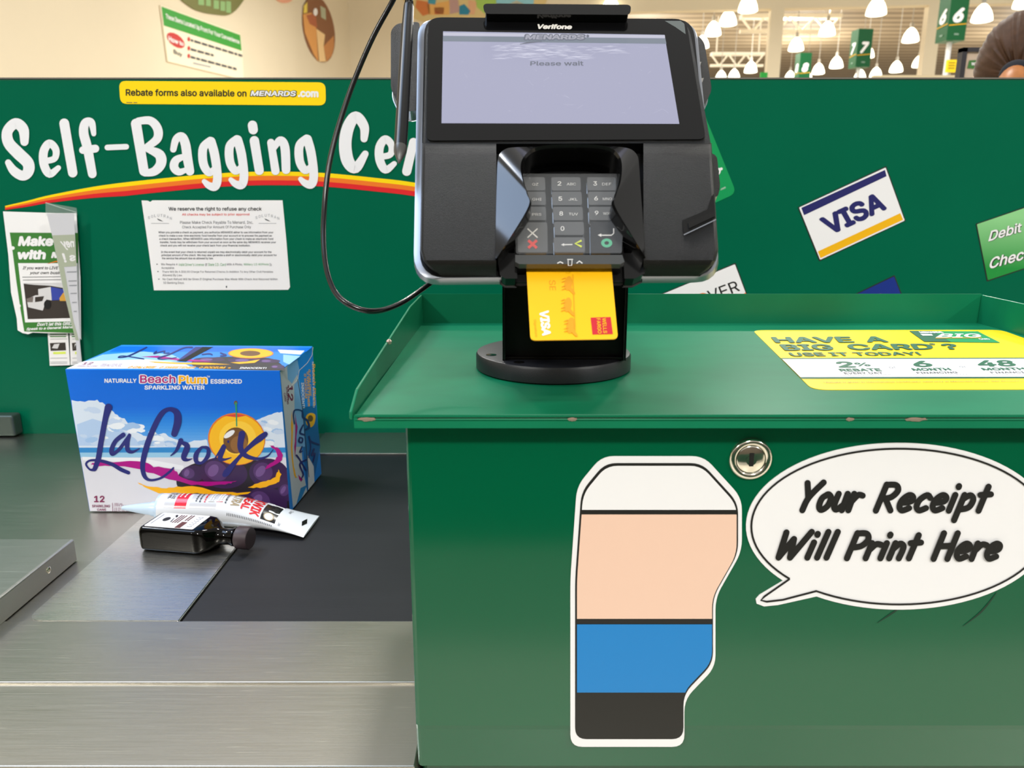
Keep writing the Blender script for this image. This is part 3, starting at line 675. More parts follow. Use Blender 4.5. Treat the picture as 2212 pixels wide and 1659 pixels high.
rg = [ring([(930, 70), (1480, 75), (1530, 560), (925, 565)], -.040, [40, 40, 40, 40]), ring([(915, 48), (1498, 54), (1547, 600), (905, 604)], -.018, [40, 40, 55, 55]),
      ring([(904, 44), (1504, 50), (1557, 610), (893, 616)], -.0165, [38, 38, 58, 58])]
m.loft(rg, PDRK, cap1=True); m.build('back_housing', tm, smooth=35)
m = MB(); m.loft([rg[2], ring([(903, 42), (1504, 48), (1556, 599), (893, 605)], -.0110, [38, 38, 58, 58]), ring([(913, 40), (1499, 45), (1552, 595), (904, 601)], -.0100, [38, 38, 56, 56])], SILV, cap0=False)
m.build('silver_trim', tm, smooth=35)
m = MB(); m.loft([ring(RB, -.0105, [38, 38, 54, 54]), ring(RB, -.009, [38, 38, 54, 54])], PDRK)
# upper deck
m.prism(T0, rounded([(921, 43), (1487, 46), (1535, 309), (914, 311)], [34, 34, 0, 0], 6), -.0095, 0, PBLK)
# lower wings with a soft crest under the glass
rows = [(309, .0), (312, .0012), (320, .0026), (332, .0034), (350, .0039), (430, .004), (540, .0036), (562, .0028), (572, .0006), (582, -.003), (597, -.0092)]
def wing(x_in, left):
    R = []
    for y, z in rows:
        k = max(0, (y - 540)/57.0); rd = 44*k*k
        if left: xo = 914 - (y - 309)*.02 + rd; xi = x_in; a = [tpx(xo - 2, y, -.0095), tpx(xo, y, z - .0012), tpx(xo + 5, y, z), tpx(xi, y, z), tpx(xi, y, -.0095)]
        else: xo = 1535 + (y - 309)*.064 - rd; xi = x_in; a = [tpx(xi, y, -.0095), tpx(xi, y, z), tpx(xo - 5, y, z), tpx(xo, y, z - .0012), tpx(xo + 2, y, -.0095)]
        R.append(a)
    m.loft(R, PBLK, closed=False, cap0=False, cap1=False)
wing(1072, True); wing(1390, False)
m.build('front_shell', tm, smooth=32)
# slot mouth under the keypad
m = MB()
m.prism(TP(-.006), [(1076, 556), (1112, 556), (1114, 606), (1092, 606), (1083, 600)], -.006, .003, PSMO); m.prism(TP(-.006), [(1348, 556), (1392, 556), (1388, 596), (1368, 606), (1350, 606)], -.006, .003, PSMO)
m.prism(TP(-.008), [(1112, 570), (1350, 570), (1350, 606), (1114, 606)], -.004, -.0005, PDRK)
m.build('card_slot', tm, bevel=.0008)
# bezel glass, screen
m = MB(); m.prism(T0, rounded([(926, 40), (1481, 43), (1524, 303), (921, 306)], [24, 24, 16, 14], 5), .0001, .0009, GLASSB)
q = Q1(.0009)
m.poly(q, [(1735, 132), (1835, 132), (1858, 150), (1866, 216), (1800, 170)], .0001, mat('clear_corner', (92, 98, 96), .2))
m.text(q, 'Verifone', ((935, 152), (1152, 155), (1152, 186), (932, 184)), .0002, mat('silver_lettering', (225, 222, 215), .4), .05, .15)
gl = m.build('bezel_glass', tm)
m = MB(); SCR = mat('lit_screen', (178, 179, 205), .25, emit=.86, spec=.3); SCR.node_tree.nodes['Principled BSDF'].inputs['Base Color'].default_value = (.02, .02, .025, 1)
S2 = mat('lit_header_bar', (128, 138, 152), .25, emit=.86); S3 = mat('lit_header_text', (172, 172, 186), .25, emit=.86); S4 = mat('lit_dark_text', (112, 116, 132), .25, emit=.86); S5 = mat('lit_pale_band', (204, 204, 222), .25, emit=.86)
for x in (S2, S3, S4, S5): x.node_tree.nodes['Principled BSDF'].inputs['Base Color'].default_value = (.02, .02, .02, 1)
m.prism(q, [(341, 198), (1733, 220), (1826, 779), (331, 775)], 0, .00015, SCR)
m.poly(q, [(341, 228), (1738, 244), (1745, 278), (341, 262)], .0003, S2); m.poly(q, [(341, 208), (1735, 224), (1737, 242), (341, 226)], .0003, S5)
m.text(q, 'MENARDS', ((848, 216), (1238, 216), (1240, 258), (846, 258)), .0004, S4, .10, .1); m.text(q, 'MENARDS', ((858, 222), (1228, 222), (1230, 252), (856, 252)), .0005, S3, .04, .1)
m.poly(q, ellipse(1250, 230, 9, 9), .0004, S4)
m.stroke(q, [(825, 282, 4), (880, 272, 9), (960, 266, 5)], .0005, S4)
m.text(q, 'Please wait', ((890, 388), (1222, 386), (1224, 416), (888, 416)), .0004, S4, .02)
sc_ = m.build('screen', tm)
SMG = mat('screen_wear', (235, 235, 245), .6, alpha=.10)
m = MB(); RR = random.Random(3)
for k in range(190):
    x = 640 + 780*RR.random(); y = 300 + 85*RR.random() ; l = 30 + 90*RR.random()
    if y > 345 and x > 1200: continue
    m.stroke(q, [(x, y, 1), (x + l*.5, y - 3, 3 + 7*RR.random()), (x + l, y - 4 + 8*RR.random(), 1)], .0006, SMG, n=2, caps=False)
for k in range(60):
    x = 360 + 1380*RR.random(); y = 300 + 440*RR.random(); l = 6 + 60*RR.random()**3; a = RR.uniform(-.9, .9)
    m.stroke(q, [(x, y, 1), (x + l*math.cos(a), y + l*math.sin(a), 2.2)], .0006, SMG, n=1, caps=False)
m.build('screen_scratches', tm)['kind'] = 'stuff'
# top bar
m = MB(); m.prism(TP(0), rounded([(1047, 31), (1356, 33), (1354, 50), (1050, 48)], 6), -.004, .0075, PSMO); m.build('top_bar', tm, bevel=.0012)
# keypad shield (hood)
outp = [(1070, 558), (1071, 480), (1073, 400), (1075, 350), (1080, 332), (1094, 321), (1115, 318), (1150, 317), (1190, 316), (1235, 315), (1280, 315), (1320, 316), (1345, 318), (1364, 323), (1376, 335), (1380, 352), (1384, 410), (1389, 480), (1393, 557)]
inp = [(1076, 556), (1104, 514), (1146, 445), (1142, 420), (1133, 392), (1128, 366), (1132, 346), (1150, 327), (1180, 318), (1232, 316), (1285, 317), (1318, 324), (1336, 342), (1340, 366), (1336, 396), (1326, 424), (1324, 446), (1362, 508), (1391, 555)]
def hz(i):
    e = min(i, len(inp)-1-i); return .0045 + (.0 if e == 0 else .0045 if e == 1 else .0085)
inn1 = [tpx(x, y, hz(i)) for i, (x, y) in enumerate(inp)]
def sm3(P, n=5): return [V(p) for p in smooth_path([tuple(p) for p in P], n)]
o3 = sm3([tpx(x, y, .0045) for x, y in outp]); i3 = sm3(inn1)
cen = tpx(1232, 430, .01)
r1 = [p + (p - cen).normalized()*.0012 + TN*.0004 for p in i3]
r2 = [p - TN*(.0012) for p in i3]
r3 = [p - TN*((p - TC).dot(TN) + .0085) for p in i3]
m = MB(); m.loft([[p - TN*.007 for p in o3], o3, r1, r2, r3], PSMO, closed=False, cap0=False, cap1=False)
m.build('keypad_shield', tm, smooth=18)
# keypad
KEYM = mat('key_rubber', (72, 73, 74), .22, spec=.8); KDK = mat('key_dark', (14, 18, 24), .22); KLB = mat('key_legend', (205, 202, 195), .5)
m = MB(); m.prism(TP(-.004), rounded([(1098, 372), (1360, 372), (1346, 556), (1113, 556)], 4), -.0049, -.001, PDRK); m.build('keypad_base', tm)
zk2 = .0008; KQ = Q8(zk2)
def key(x0, y0, x1, y1, mm, draw, drift=6):
    m = MB(); m.prism(KQ, rounded([(x0 + 6, y0 + 5), (x1 - 6, y0 + 5), (x1 + drift - 6, y1 - 5), (x0 + drift + 6, y1 - 5)], 14, 4), -.0042, 0, mm)
    draw(m); return m.build('key', tm, bevel=.0010)
def lab(num, let, nx, lx, y, h=42):
    def d(m):
        if num: m.text(KQ, num, (nx, y - h/2 - 3, nx + 42, y + h/2 + 3), .0002, KLB, .015)
        if let: m.text(KQ, let, (lx, y - h*.33 + 6, lx + 34*len(let), y + h*.36 + 6), .0002, KLB, 0)
    return d
key(400, 432, 706, 574, KEYM, lab('1', 'QZ', 450, 568, 505)); key(786, 432, 1104, 576, KEYM, lab('2', 'ABC', 852, 955, 502)); key(1186, 432, 1498, 574, KEYM, lab('3', 'DEF', 1252, 1352, 502))
key(398, 594, 712, 736, KEYM, lab('4', 'GHI', 450, 570, 672)); key(792, 594, 1116, 738, KEYM, lab('5', 'JKL', 862, 975, 672)); key(1198, 594, 1520, 736, KEYM, lab('6', 'MNO', 1262, 1358, 668))
key(394, 764, 716, 906, KEYM, lab('7', 'PRS', 450, 568, 842)); key(804, 764, 1128, 908, KEYM, lab('8', 'TUV', 872, 978, 838)); key(1206, 764, 1532, 906, KEYM, lab('9', 'WXY', 1268, 1362, 832))
key(818, 932, 1140, 1072, KEYM, lab('0', '', 886, 0, 1006, 46))
def dx(m):
    for mm, cx, cy, r, wd in ((KLB, 572, 1058, 56, 14), (mat('key_red', (200, 60, 55), .4), 572, 1182, 48, 30)):
        m.stroke(KQ, [(cx - r, cy - r*.9, wd), (cx + r, cy + r*.9, wd)], .0002, mm, smooth=False, caps=False); m.stroke(KQ, [(cx + r, cy - r*.9, wd), (cx - r, cy + r*.9, wd)], .0002, mm, smooth=False, caps=False)
key(408, 938, 732, 1266, KEYM, dx)
def db(m):
    m.line(KQ, [(915, 1188), (1018, 1186)], 12, .0002, KLB); m.poly(KQ, [(890, 1188), (925, 1172), (925, 1204)], .0002, KLB)
    m.stroke(KQ, [(1120, 1142, 22), (1050, 1176, 22), (1122, 1212, 22)], .0003, mat('key_yellow', (190, 200, 50), .4), smooth=False, caps=False)
key(812, 1106, 1150, 1264, KEYM, db)
def de(m):
    m.stroke(KQ, [(1480, 1005, 12), (1480, 1060, 12), (1455, 1082, 12), (1330, 1082, 12)], .0002, KLB, smooth=False, caps=False); m.poly(KQ, [(1302, 1080), (1342, 1062), (1342, 1100)], .0002, KLB)
    o = ellipse(1402, 1168, 62, 50); i = ellipse(1402, 1168, 26, 20)
    for k in range(28): m.face([KQ(*o[k], .0002), KQ(*o[k-1], .0002), KQ(*i[k-1], .0002), KQ(*i[k], .0002)], mat('key_green', (70, 160, 120), .4))
key(1222, 932, 1560, 1270, KDK, de)
CLR = mat('clear_cover_film', (205, 208, 210), .1, alpha=.05, spec=.5)
m = MB(); m.prism(TP(.0018), rounded([(1106, 376), (1352, 376), (1343, 548), (1115, 549)], 5), 0, .0004, CLR)
m.prism(TP(.0018), [(1113, 551), (1344, 551), (1349, 566), (1340, 571), (1122, 571), (1113, 566)], -.004, .0002, mat('clear_cover_lip', (62, 64, 64), .15, spec=.7))
q = Q8(.0021)
m.stroke(q, [(850, 1395, 12), (882, 1378, 12), (915, 1395, 12)], .0001, KLB, smooth=False, caps=False); m.stroke(q, [(1065, 1395, 12), (1097, 1370, 12), (1130, 1395, 12)], .0001, KLB, smooth=False, caps=False)
m.line(q, [(960, 1352), (1025, 1352)], 10, .0001, KLB); m.line(q, [(970, 1360), (972, 1420), (1010, 1420), (1015, 1360)], 8, .0001, KLB)
m.build('keypad_cover', tm)['label'] = 'clear plastic keypad cover'
# side readers
def side_block(pts, z0, z1, name, mm, edge):
    m = MB(); P = rounded(pts, 8, 4); m.prism(TP(z1), P, z0 - z1, 0, mm, edge); return m.build(name, tm, bevel=.0006)
mr = side_block([(1488, 76), (1508, 78), (1520, 92), (1535, 188), (1534, 198), (1521, 226), (1500, 226)], -.022, -.0125, 'swipe_reader', PBLK, SILV)
m = MB(); q = TP(-.0125)
for x, y in ((1503, 104), (1511, 139), (1516, 174)): m.poly(q, [(x - 3, y - 4), (x + 4, y - 5), (x + 1, y + 5)], .0003, mat('arrow_grey', (150, 148, 142), .5))
m.prism(q, rounded([(1496, 82), (1504, 84), (1506, 99), (1499, 99)], 1.5), 0, .0004, KLB); m.poly(q, [(1499, 86), (1502, 87), (1503, 96), (1500, 96)], .0006, BLACK)
m.build('reader_marks', mr)
side_block([(1536, 330), (1548, 338), (1555, 402), (1550, 424), (1540, 424)], -.020, -.012, 'side_latch', PBLK, SILV)
ho = side_block([(846, 66), (858, 52), (905, 48), (905, 236), (882, 240), (860, 222), (846, 190)], -.020, -.011, 'stylus_holder', PBLK, SILV)
m = MB(); m.prism(T0, [(1470, 487), (1523, 464), (1532, 436), (1538, 430), (1541, 482), (1473, 516)], .0041, .0046, PDRK); m.line(T0, [(1473, 519), (1542, 486)], 2.2, .0050, SILV)
m.prism(T0, [(1482, 494), (1538, 470), (1539, 480), (1484, 506)], .0046, .0056, PSMO); m.build('finger_notch', tm)
# stand
m = MB(); RD = .0590
m.lathe((.0315, DY, ZT + .0002), [(RD - .002, 0), (RD, .001), (RD, .0105), (RD - .001, .0122), (RD - .0025, .0127), (.0001, .0127)], mat('base_plastic', (30, 31, 36), .4, bump=.12, bscale=2200), 72)
bs = m.build('swivel_base', tm, smooth=40)
m = MB()
for a in (200, 238, 345):
    m = MB(); m.lathe((.0315 + .05*math.cos(math.radians(a)), DY + .05*math.sin(math.radians(a)), zdt), [(.004, 0), (.004, .0006), (.0001, .0008)], PSMO, 12); m.build('screw_cap', bs)
yb0 = .5445; bx0, bx1 = on_plane(1085, 640, V((0, yb0, 0)), V((0, 1, 0))).x, on_plane(1352, 640, V((0, yb0, 0)), V((0, 1, 0))).x
bx0, bx1 = -.0068, .0818; zbk = ZT + .0128; ztk = ZT + .092
m = MB()
m.box(((bx0+bx1)/2, yb0 + .006, (zbk + ztk)/2), (bx1 - bx0, .003, ztk - zbk), PDRK)
for x in (bx0 + .001, bx1 - .001):
    m.prism(frame((x, 0, 0), (0, 1, 0), (0, 0, 1)), [(yb0 - .004, zbk), (yb0 + .045, zbk), (yb0 + .05, ztk), (yb0 - .002, ztk)], -.001, .001, PSMO)
m.box(((bx0+bx1)/2, yb0 + .022, zbk + .001), (bx1 - bx0, .046, .002), PDRK)
br = m.build('stand_bracket', tm, bevel=.0004)
for sg, x in ((-1, bx0), (1, bx1)):
    m = MB(); m.lathe((x + sg*.0005, yb0 + .006, ztk - .006), [(.0075, 0), (.0075, .003), (.006, .0045), (.0001, .005)], PSMO, 20, axis=(sg, 0, 0)); m.build('hinge_bolt', br, smooth=40)

# bank card in the slot
PC = lambda z=-.0055: TP(z); cdz = -.0055
A, B, D, E = [tpx(x, y, cdz) for x, y in ((1137, 587), (1322, 585), (1335, 732), (1146, 735))]
up = ((A - E) + (B - D)).normalized(); A2 = A + up*.012; B2 = B + up*.012
K2 = TP(cdz); CY = mat('card_yellow', (250, 186, 0), .35)
def tolocal(p): return ((p - TC).dot(TX), (p - TC).dot(TY))
KL = frame(TC + TN*cdz, TX, TY)
m = MB(); m.prism(KL, rounded([tolocal(p) for p in (A2, B2, D, E)], [0, 0, .003, .003], 5), -.0008, 0, CY)
q = crop(K2, 860, 480, 2.911); FA = mat('card_faded_print', (222, 152, 0), .4)
m.text(q, 'VISA', ((948, 555), (962, 712), (905, 716), (886, 562)), .0002, mat('card_silver', (245, 240, 225), .4), .05, .14)
m.text(q, 'Signature', ((868, 612), (878, 722), (858, 722), (848, 612)), .0002, FA)
m.poly(q, [(1210, 601), (1336, 597), (1350, 704), (1222, 707)], .0002, mat('card_red', (196, 24, 40), .4))
m.text(q, 'WELLS', ((1306, 604), (1314, 700), (1290, 700), (1282, 606)), .0004, GOLD, .015); m.text(q, 'FARGO', ((1270, 606), (1280, 702), (1256, 703), (1246, 608)), .0004, GOLD, .015)
m.text(q, 'SE', ((990, 365), (992, 428), (952, 428), (948, 365)), .0002, FA)
for cx, cy, s in ((1070, 385, 1), (1066, 520, 1), (1085, 650, 1.1)):   # faint running team, heads down the card
    m.poly(q, ellipse(cx, cy, 24*s, 46*s, .15), .0002, FA); m.stroke(q, [(cx + 14, cy + 38, 22), (cx + 34, cy + 62, 16)], .0003, FA, smooth=False)
    for dy in (-34, -16, 14, 32): m.stroke(q, [(cx - 18, cy + dy, 8), (cx - 42, cy + dy + 10, 4)], .0003, FA, smooth=False, caps=False)
m.line(q, [(1098, 330), (1112, 700)], 4, .0002, FA)
tag(m.build('bank_card'), 'yellow bank card with a small red square hanging from the terminal slot', 'card')

# stylus with its cord
sy = thing('stylus', tpx(865, 300, .004), 'black corded stylus clipped at the left side of the terminal', 'stylus')
zs = .003
sp = [tpx(x, y, zs) for x, y in ((883, 14), (880, 60), (876, 130), (868, 270), (865, 318))]
m = MB(); m.tube(sp, [.0036, .0040, .0041, .0041, .0040], mat('stylus_black', (14, 14, 14), .32, spec=.3), 18); m.build('barrel', sy, smooth=50)
dv = (tpx(862, 352, zs) - sp[-1]).normalized()
m = MB(); m.lathe(sp[-1], [(.0041, 0), (.0039, .004), (.0018, .0100), (.0011, .0112), (.0009, .0128), (.0001, .0132)], mat('stylus_tip_grey', (70, 68, 66), .3), 18, axis=dv); m.build('tip', sy, smooth=50)
m = MB(); dv2 = (sp[0] - sp[1]).normalized()
m.lathe(sp[0], [(.0036, 0)] + [(.0034 - .0001*k if k % 2 else .0027, .0012*k + .001) for k in range(9)] + [(.0018, .0125)], PSMO, 16, axis=dv2); m.build('strain_relief', sy, smooth=30)
tz = (sp[0] - CAM).dot(V((0, CP, -SP)))
cp = [(884, 2, tz), (884, -22, tz), (876, -34, tz), (862, -22, tz), (846, 6, tz + .005), (800, 92, tz + .01), (752, 210, tz + .012), (714, 340, tz + .01), (700, 460, tz + .005), (702, 560, tz - .01), (722, 628, tz - .02), (762, 662, tz - .025), (812, 672, tz - .02), (864, 656, tz), (916, 622, tz + .02), (960, 588, tz + .03)]
m = MB(); m.tube([V(p) for p in smooth_path([tuple(at_t(*c)) for c in cp], 8)], .0019, mat('cord_rubber', (20, 20, 21), .22), 10); m.build('cord', sy, smooth=60)

# ------------------------------------------------------------------ beverage carton
def plane3(a, b, c): n = (b - a).cross(c - a).normalized(); return n
yw = math.radians(-.75); CB = V((-.5415, .912, ZB)); FN = V((math.sin(yw), -math.cos(yw), 0)); MF = plane_map(CB, FN)
cTL, cTR, cBL, cBR = MF(141, 798), MF(604, 801), MF(195, 1112), MF(627, 1107)
dvec = V((0, .1345, 0)); bTR = on_plane(675, 748, CB + dvec, FN)
nt_ = plane3(cTL, cTR, bTR); nt_ = nt_ if nt_.z > 0 else -nt_; MTOP = plane_map(cTL, nt_); bTL = MTOP(263, 745)
ns = plane3(cTR, cBR, bTR); ns = ns if ns.x > 0 else -ns; MSD = plane_map(cTR, ns); bBR = MSD(695, 1034)
for p_ in (cBL, cBR, bBR): p_.z = ZB + .0006; bBL = V((bTL.x + .004, bTL.y, ZB + .0006))
BLU = mat('carton_blue', (0, 106, 222), .32); BL2 = mat('carton_sky', (38, 136, 232), .32); BL3 = mat('carton_pale_sky', (128, 182, 238), .32); CLO = mat('carton_cloud', (216, 228, 244), .35); SEA = mat('carton_sea', (44, 136, 206), .32)
SE2 = mat('carton_shallows', (150, 200, 232), .32); SND = mat('carton_sand', (222, 222, 232), .35); SCN = mat('carton_script', (34, 38, 118), .32); MAG = mat('carton_magenta', (176, 0, 134), .32); CYE = mat('carton_yellow', (255, 184, 10), .32)
PLM = mat('carton_plum', (58, 34, 78), .3); PLH = mat('carton_plum_sheen', (116, 84, 142), .3); PLK = mat('carton_plum_shadow', (38, 32, 40), .3); PIT = mat('carton_pit', (116, 78, 40), .32); FLE = mat('carton_flesh', (250, 188, 24), .32); FLR = mat('carton_flesh_rim', (226, 120, 40), .32)
m = MB()
for q in ((cTL, cTR, cBR, cBL),): m.face(q, BLU)
m.face((cTL, bTL, bTR, cTR), BL2); m.face((cTR, bTR, bBR, cBR), BL2); m.face((bTL, cTL, cBL, bBL), BLU); m.face((bTR, bTL, bBL, bBR), BLU); m.face((cBL, cBR, bBR, bBL), SND)
Q = crop(MF, 120, 720, 3.2533)
def ex(y): return 70 + (y - 253)*.1732, 1574 + (y - 265)*.0745
def cl(P): return [(min(max(x, ex(y)[0]), ex(y)[1]), min(y, 1255)) for x, y in P]
def bnd(y0, y1, mm, h): m.poly(Q, [(ex(y0)[0], y0), (ex(y0)[1], y0), (ex(y1)[1], y1), (ex(y1)[0], y1)], h, mm)
h0 = .00003
for k in range(14):
    f_ = k/13; y_ = 520 + 285*f_
    bnd(y_, 810, mat('carton_sky_%d' % k, (int(6 + 128*f_**1.3), int(110 + 74*f_), int(224 + 16*f_)), .32), h0*(.3 + .15*k))
m.poly(Q, cl(jag([(110, 465), (200, 480), (300, 470), (350, 510), (420, 560), (480, 600), (560, 690), (640, 730), (760, 700), (840, 740), (900, 770), (1060, 740), (1080, 803), (165, 803)], 7, 4, 5)), h0*3, CLO)
m.poly(Q, cl(jag([(1400, 620), (1450, 590), (1540, 560), (1600, 550), (1620, 800), (1480, 800), (1420, 700)], 7, 4, 6)), h0*3, CLO)
m.poly(Q, cl([(150, 640), (260, 600), (420, 650), (560, 740), (600, 790), (160, 790)]), h0*3.5, mat('carton_cloud_blue', (178, 204, 238), .35))
RC = random.Random(21)
for k in range(46):                       # printed cloud puffs
    if k % 4: x = RC.uniform(150, 880); top_ = 500 + max(0, x - 250)*.42
    else: x = RC.uniform(1420, 1570); top_ = 590
    y = RC.uniform(min(top_, 730) + 14, 785); r_c = RC.uniform(14, 40)
    if y - r_c*.7 < top_ - 4: continue
    m.poly(Q, cl(jag(ellipse(x, y, r_c*1.5, r_c*.62, RC.uniform(-.2, .3), n=12), 2.2, 2, k)), h0*(3.6 + .006*k), mat('carton_puff_%d' % (k % 3), ((236, 242, 250), (196, 214, 240), (160, 194, 234))[k % 3], .35))
bnd(803, 880, SEA, h0*4); bnd(838, 905, SE2, h0*5); bnd(872, 1258, SND, h0*6)
m.poly(Q, cl([(188, 868), (600, 876), (900, 930), (900, 960), (500, 905), (195, 892)]), h0*7, mat('carton_foam', (238, 240, 246), .35))
# plums
m.poly(Q, cl(smooth_path([(870, 985), (960, 920), (1080, 900), (1300, 890), (1500, 900), (1600, 930), (1660, 1000), (1670, 1255), (1380, 1255), (1000, 1180), (860, 1080)], 5, True)), h0*8, PLK)
for k, (cx, cy, rx, ry, r) in enumerate(((960, 990, 90, 62, -.2), (1180, 980, 170, 110, .1), (1500, 985, 140, 105, .15), (1480, 1190, 150, 110, .1), (1250, 1180, 150, 70, 0), (1630, 1110, 70, 70, 0))):
    m.poly(Q, cl(ellipse(cx, cy, rx, ry, r)), h0*(9 + k), PLM)
    m.poly(Q, cl(ellipse(cx - rx*.3, cy - ry*.12, rx*.5, ry*.6, r + .4)), h0*(9.4 + k), mat('carton_plum_glow', (84, 54, 108), .3)); m.poly(Q, cl(ellipse(cx - rx*.42, cy - ry*.15, rx*.2, ry*.42, r + .5)), h0*(9.6 + k), PLH)
hp = h0*16
m.poly(Q, ellipse(1273, 742, 202, 184, .15), hp, FLR); m.poly(Q, ellipse(1275, 745, 194, 176, .15), hp + h0*.5, FLE); m.poly(Q, ellipse(1280, 735, 130, 120), hp + h0, mat('carton_flesh_core', (255, 206, 60), .32))
m.poly(Q, [(1180, 578), (1275, 566), (1340, 578), (1276, 590)], hp + h0*1.2, mat('carton_blush', (216, 66, 60), .32))
m.poly(Q, ellipse(1268, 752, 88, 92, .1), hp + h0*1.5, PIT); m.poly(Q, ellipse(1290, 780, 60, 60), hp + h0*2, mat('carton_pit_grain', (146, 100, 52), .32)); m.poly(Q, ellipse(1222, 708, 44, 18, -.6), hp + h0*2.5, WHITE)
m.stroke(Q, [(1268, 490, 14), (1272, 560, 10), (1274, 650, 9)], hp + h0*3, mat('carton_stem', (40, 150, 110), .32)); m.poly(Q, ellipse(1267, 488, 12, 15), hp + h0*3.4, PIT)
# brush strokes and script
hs_ = h0*21
m.poly(Q, jag([(245, 920), (320, 895), (430, 903), (620, 898), (690, 935), (830, 948), (870, 1000), (960, 1035), (1100, 1045), (1275, 1036), (1220, 1056), (1100, 1072), (960, 1062), (800, 1020), (650, 975), (520, 938), (400, 928), (300, 934)], 5, 4, 2), hs_, MAG)
m.poly(Q, jag([(1500, 782), (1562, 802), (1598, 852), (1588, 900), (1470, 955), (1492, 925), (1530, 900), (1558, 862), (1545, 818)], 4, 4, 3), hs_, MAG)
m.poly(Q, jag([(580, 1050), (660, 1078), (780, 1086), (850, 1078), (1000, 1075), (1130, 1112), (1280, 1120), (1375, 1115), (1340, 1132), (1180, 1146), (1000, 1122), (850, 1120), (730, 1126), (640, 1088)], 4, 4, 4), hs_, CYE)
m.poly(Q, jag([(1350, 1080), (1420, 1052), (1500, 1032), (1548, 1010), (1568, 952), (1586, 990), (1575, 1042), (1520, 1066), (1440, 1086)], 4, 4, 5), hs_, CYE)
SCRIPT = [[(374, 520, 54), (352, 600, 40), (322, 760, 38), (302, 880, 38), (278, 950, 32)], [(276, 956, 26), (244, 956, 14), (216, 918, 14), (246, 892, 15), (320, 895, 22), (400, 920, 26), (460, 955, 28), (514, 978, 26)],
 [(478, 712, 32), (424, 755, 30), (396, 815, 32), (402, 848, 26), (450, 812, 24), (505, 738, 24), (524, 708, 18), (506, 765, 32), (510, 820, 30), (545, 832, 20), (592, 808, 6)],
 [(836, 705, 44), (860, 622, 54), (852, 556, 46), (800, 532, 28), (745, 566, 36), (688, 672, 38), (640, 800, 40), (614, 920, 36), (626, 1000, 30), (668, 1030, 18), (740, 1016, 16), (800, 975, 18), (830, 944, 12)],
 [(812, 858, 8), (850, 822, 20), (882, 752, 34)], [(872, 762, 16), (926, 790, 40), (902, 868, 38), (924, 888, 22), (962, 880, 5)],
 [(1075, 810, 22), (1030, 800, 18), (990, 850, 34), (992, 900, 30), (1030, 908, 20), (1072, 860, 30), (1072, 806, 22), (1040, 796, 12)],
 [(1112, 890, 5), (1160, 822, 18), (1186, 792, 32), (1158, 872, 34), (1186, 886, 18), (1236, 872, 6)],
 [(1312, 706, 46), (1300, 800, 40), (1338, 858, 34), (1420, 880, 20), (1490, 862, 12), (1530, 815, 4)], [(1476, 706, 34), (1440, 735, 44), (1380, 782, 34), (1290, 872, 26), (1208, 972, 46), (1190, 992, 34)]]
for st_ in SCRIPT: m.stroke(Q, st_, hs_ + h0*2, SCN)
m.poly(Q, ellipse(1215, 760, 8, 10), hs_ + h0*2, SCN)
hx = h0*3
m.text(Q, 'NATURALLY', (344, 318, 570, 348), hx, WHITE, .03); m.text(Q, 'ESSENCED', (1090, 322, 1310, 354), hx, WHITE, .03); m.text(Q, 'SPARKLING WATER', (625, 366, 1048, 396), hx, WHITE, .03)
m.text(Q, 'Beach', (586, 288, 850, 356), hx, WHITE, .075); m.text(Q, 'Plum', (858, 292, 1072, 360), hx, WHITE, .075)
m.text(Q, 'Beach', (594, 294, 843, 350), hx + h0, mat('carton_berry', (178, 34, 124), .32), .02); m.text(Q, 'Plum', (866, 298, 1064, 354), hx + h0, CYE, .03); m.text(Q, '™', (1064, 298, 1084, 310), hx, WHITE)
WIN = mat('carton_wine', (130, 30, 84), .35)
m.text(Q, '12', (272, 1140, 346, 1186), hs_, WIN, .03); m.text(Q, 'SPARKLING', (258, 1204, 384, 1222), hs_, WIN, .02); m.text(Q, 'CANS', (294, 1230, 356, 1246), hs_, WIN, .02)
m.line(Q, [(402, 1190), (404, 1250)], 3, hs_, WIN)
for t, y in (('355 mL', 1200), ('(355 mL)', 1212), ('12 FL OZ', 1232), ('12 FL OZ CANS', 1246)): m.text(Q, t, (414, y - 8, 414 + 10*len(t), y + 4), hs_, WIN)
# top print and torn opening
Q = crop(MTOP, 120, 720, 3.2533)
m.poly(Q, [(440, 92), (1800, 100), (1760, 130), (380, 130)], h0, BLU); m.poly(Q, [(330, 150), (620, 128), (820, 150), (900, 190), (860, 200), (200, 200)], h0*1.5, SE2); m.poly(Q, [(1560, 115), (1750, 122), (1722, 150), (1580, 140)], h0*2, CLO)
m.poly(Q, [(200, 196), (640, 182), (900, 210), (980, 250), (75, 248)], h0*2, SND); m.poly(Q, [(1600, 150), (1720, 160), (1640, 220), (1600, 200)], h0*2, SE2)
m.poly(Q, smooth_path([(960, 200), (1100, 170), (1300, 165), (1500, 175), (1570, 205), (1610, 250), (1560, 262), (1100, 252), (980, 235)], 4, True), h0*3, PLK)
for cx, cy, rx, ry in ((1080, 185, 110, 16), (1330, 190, 120, 18), (1500, 195, 80, 14), (1560, 235, 50, 14)): m.poly(Q, ellipse(cx, cy, rx, ry), h0*4, PLM); m.poly(Q, ellipse(cx - 20, cy, rx*.4, ry*.5), h0*4.5, PLH)
m.poly(Q, ellipse(1372, 142, 160, 36), h0*5, FLR); m.poly(Q, ellipse(1372, 141, 152, 32), h0*5.5, FLE); m.poly(Q, ellipse(1368, 142, 72, 19), h0*6, PIT)
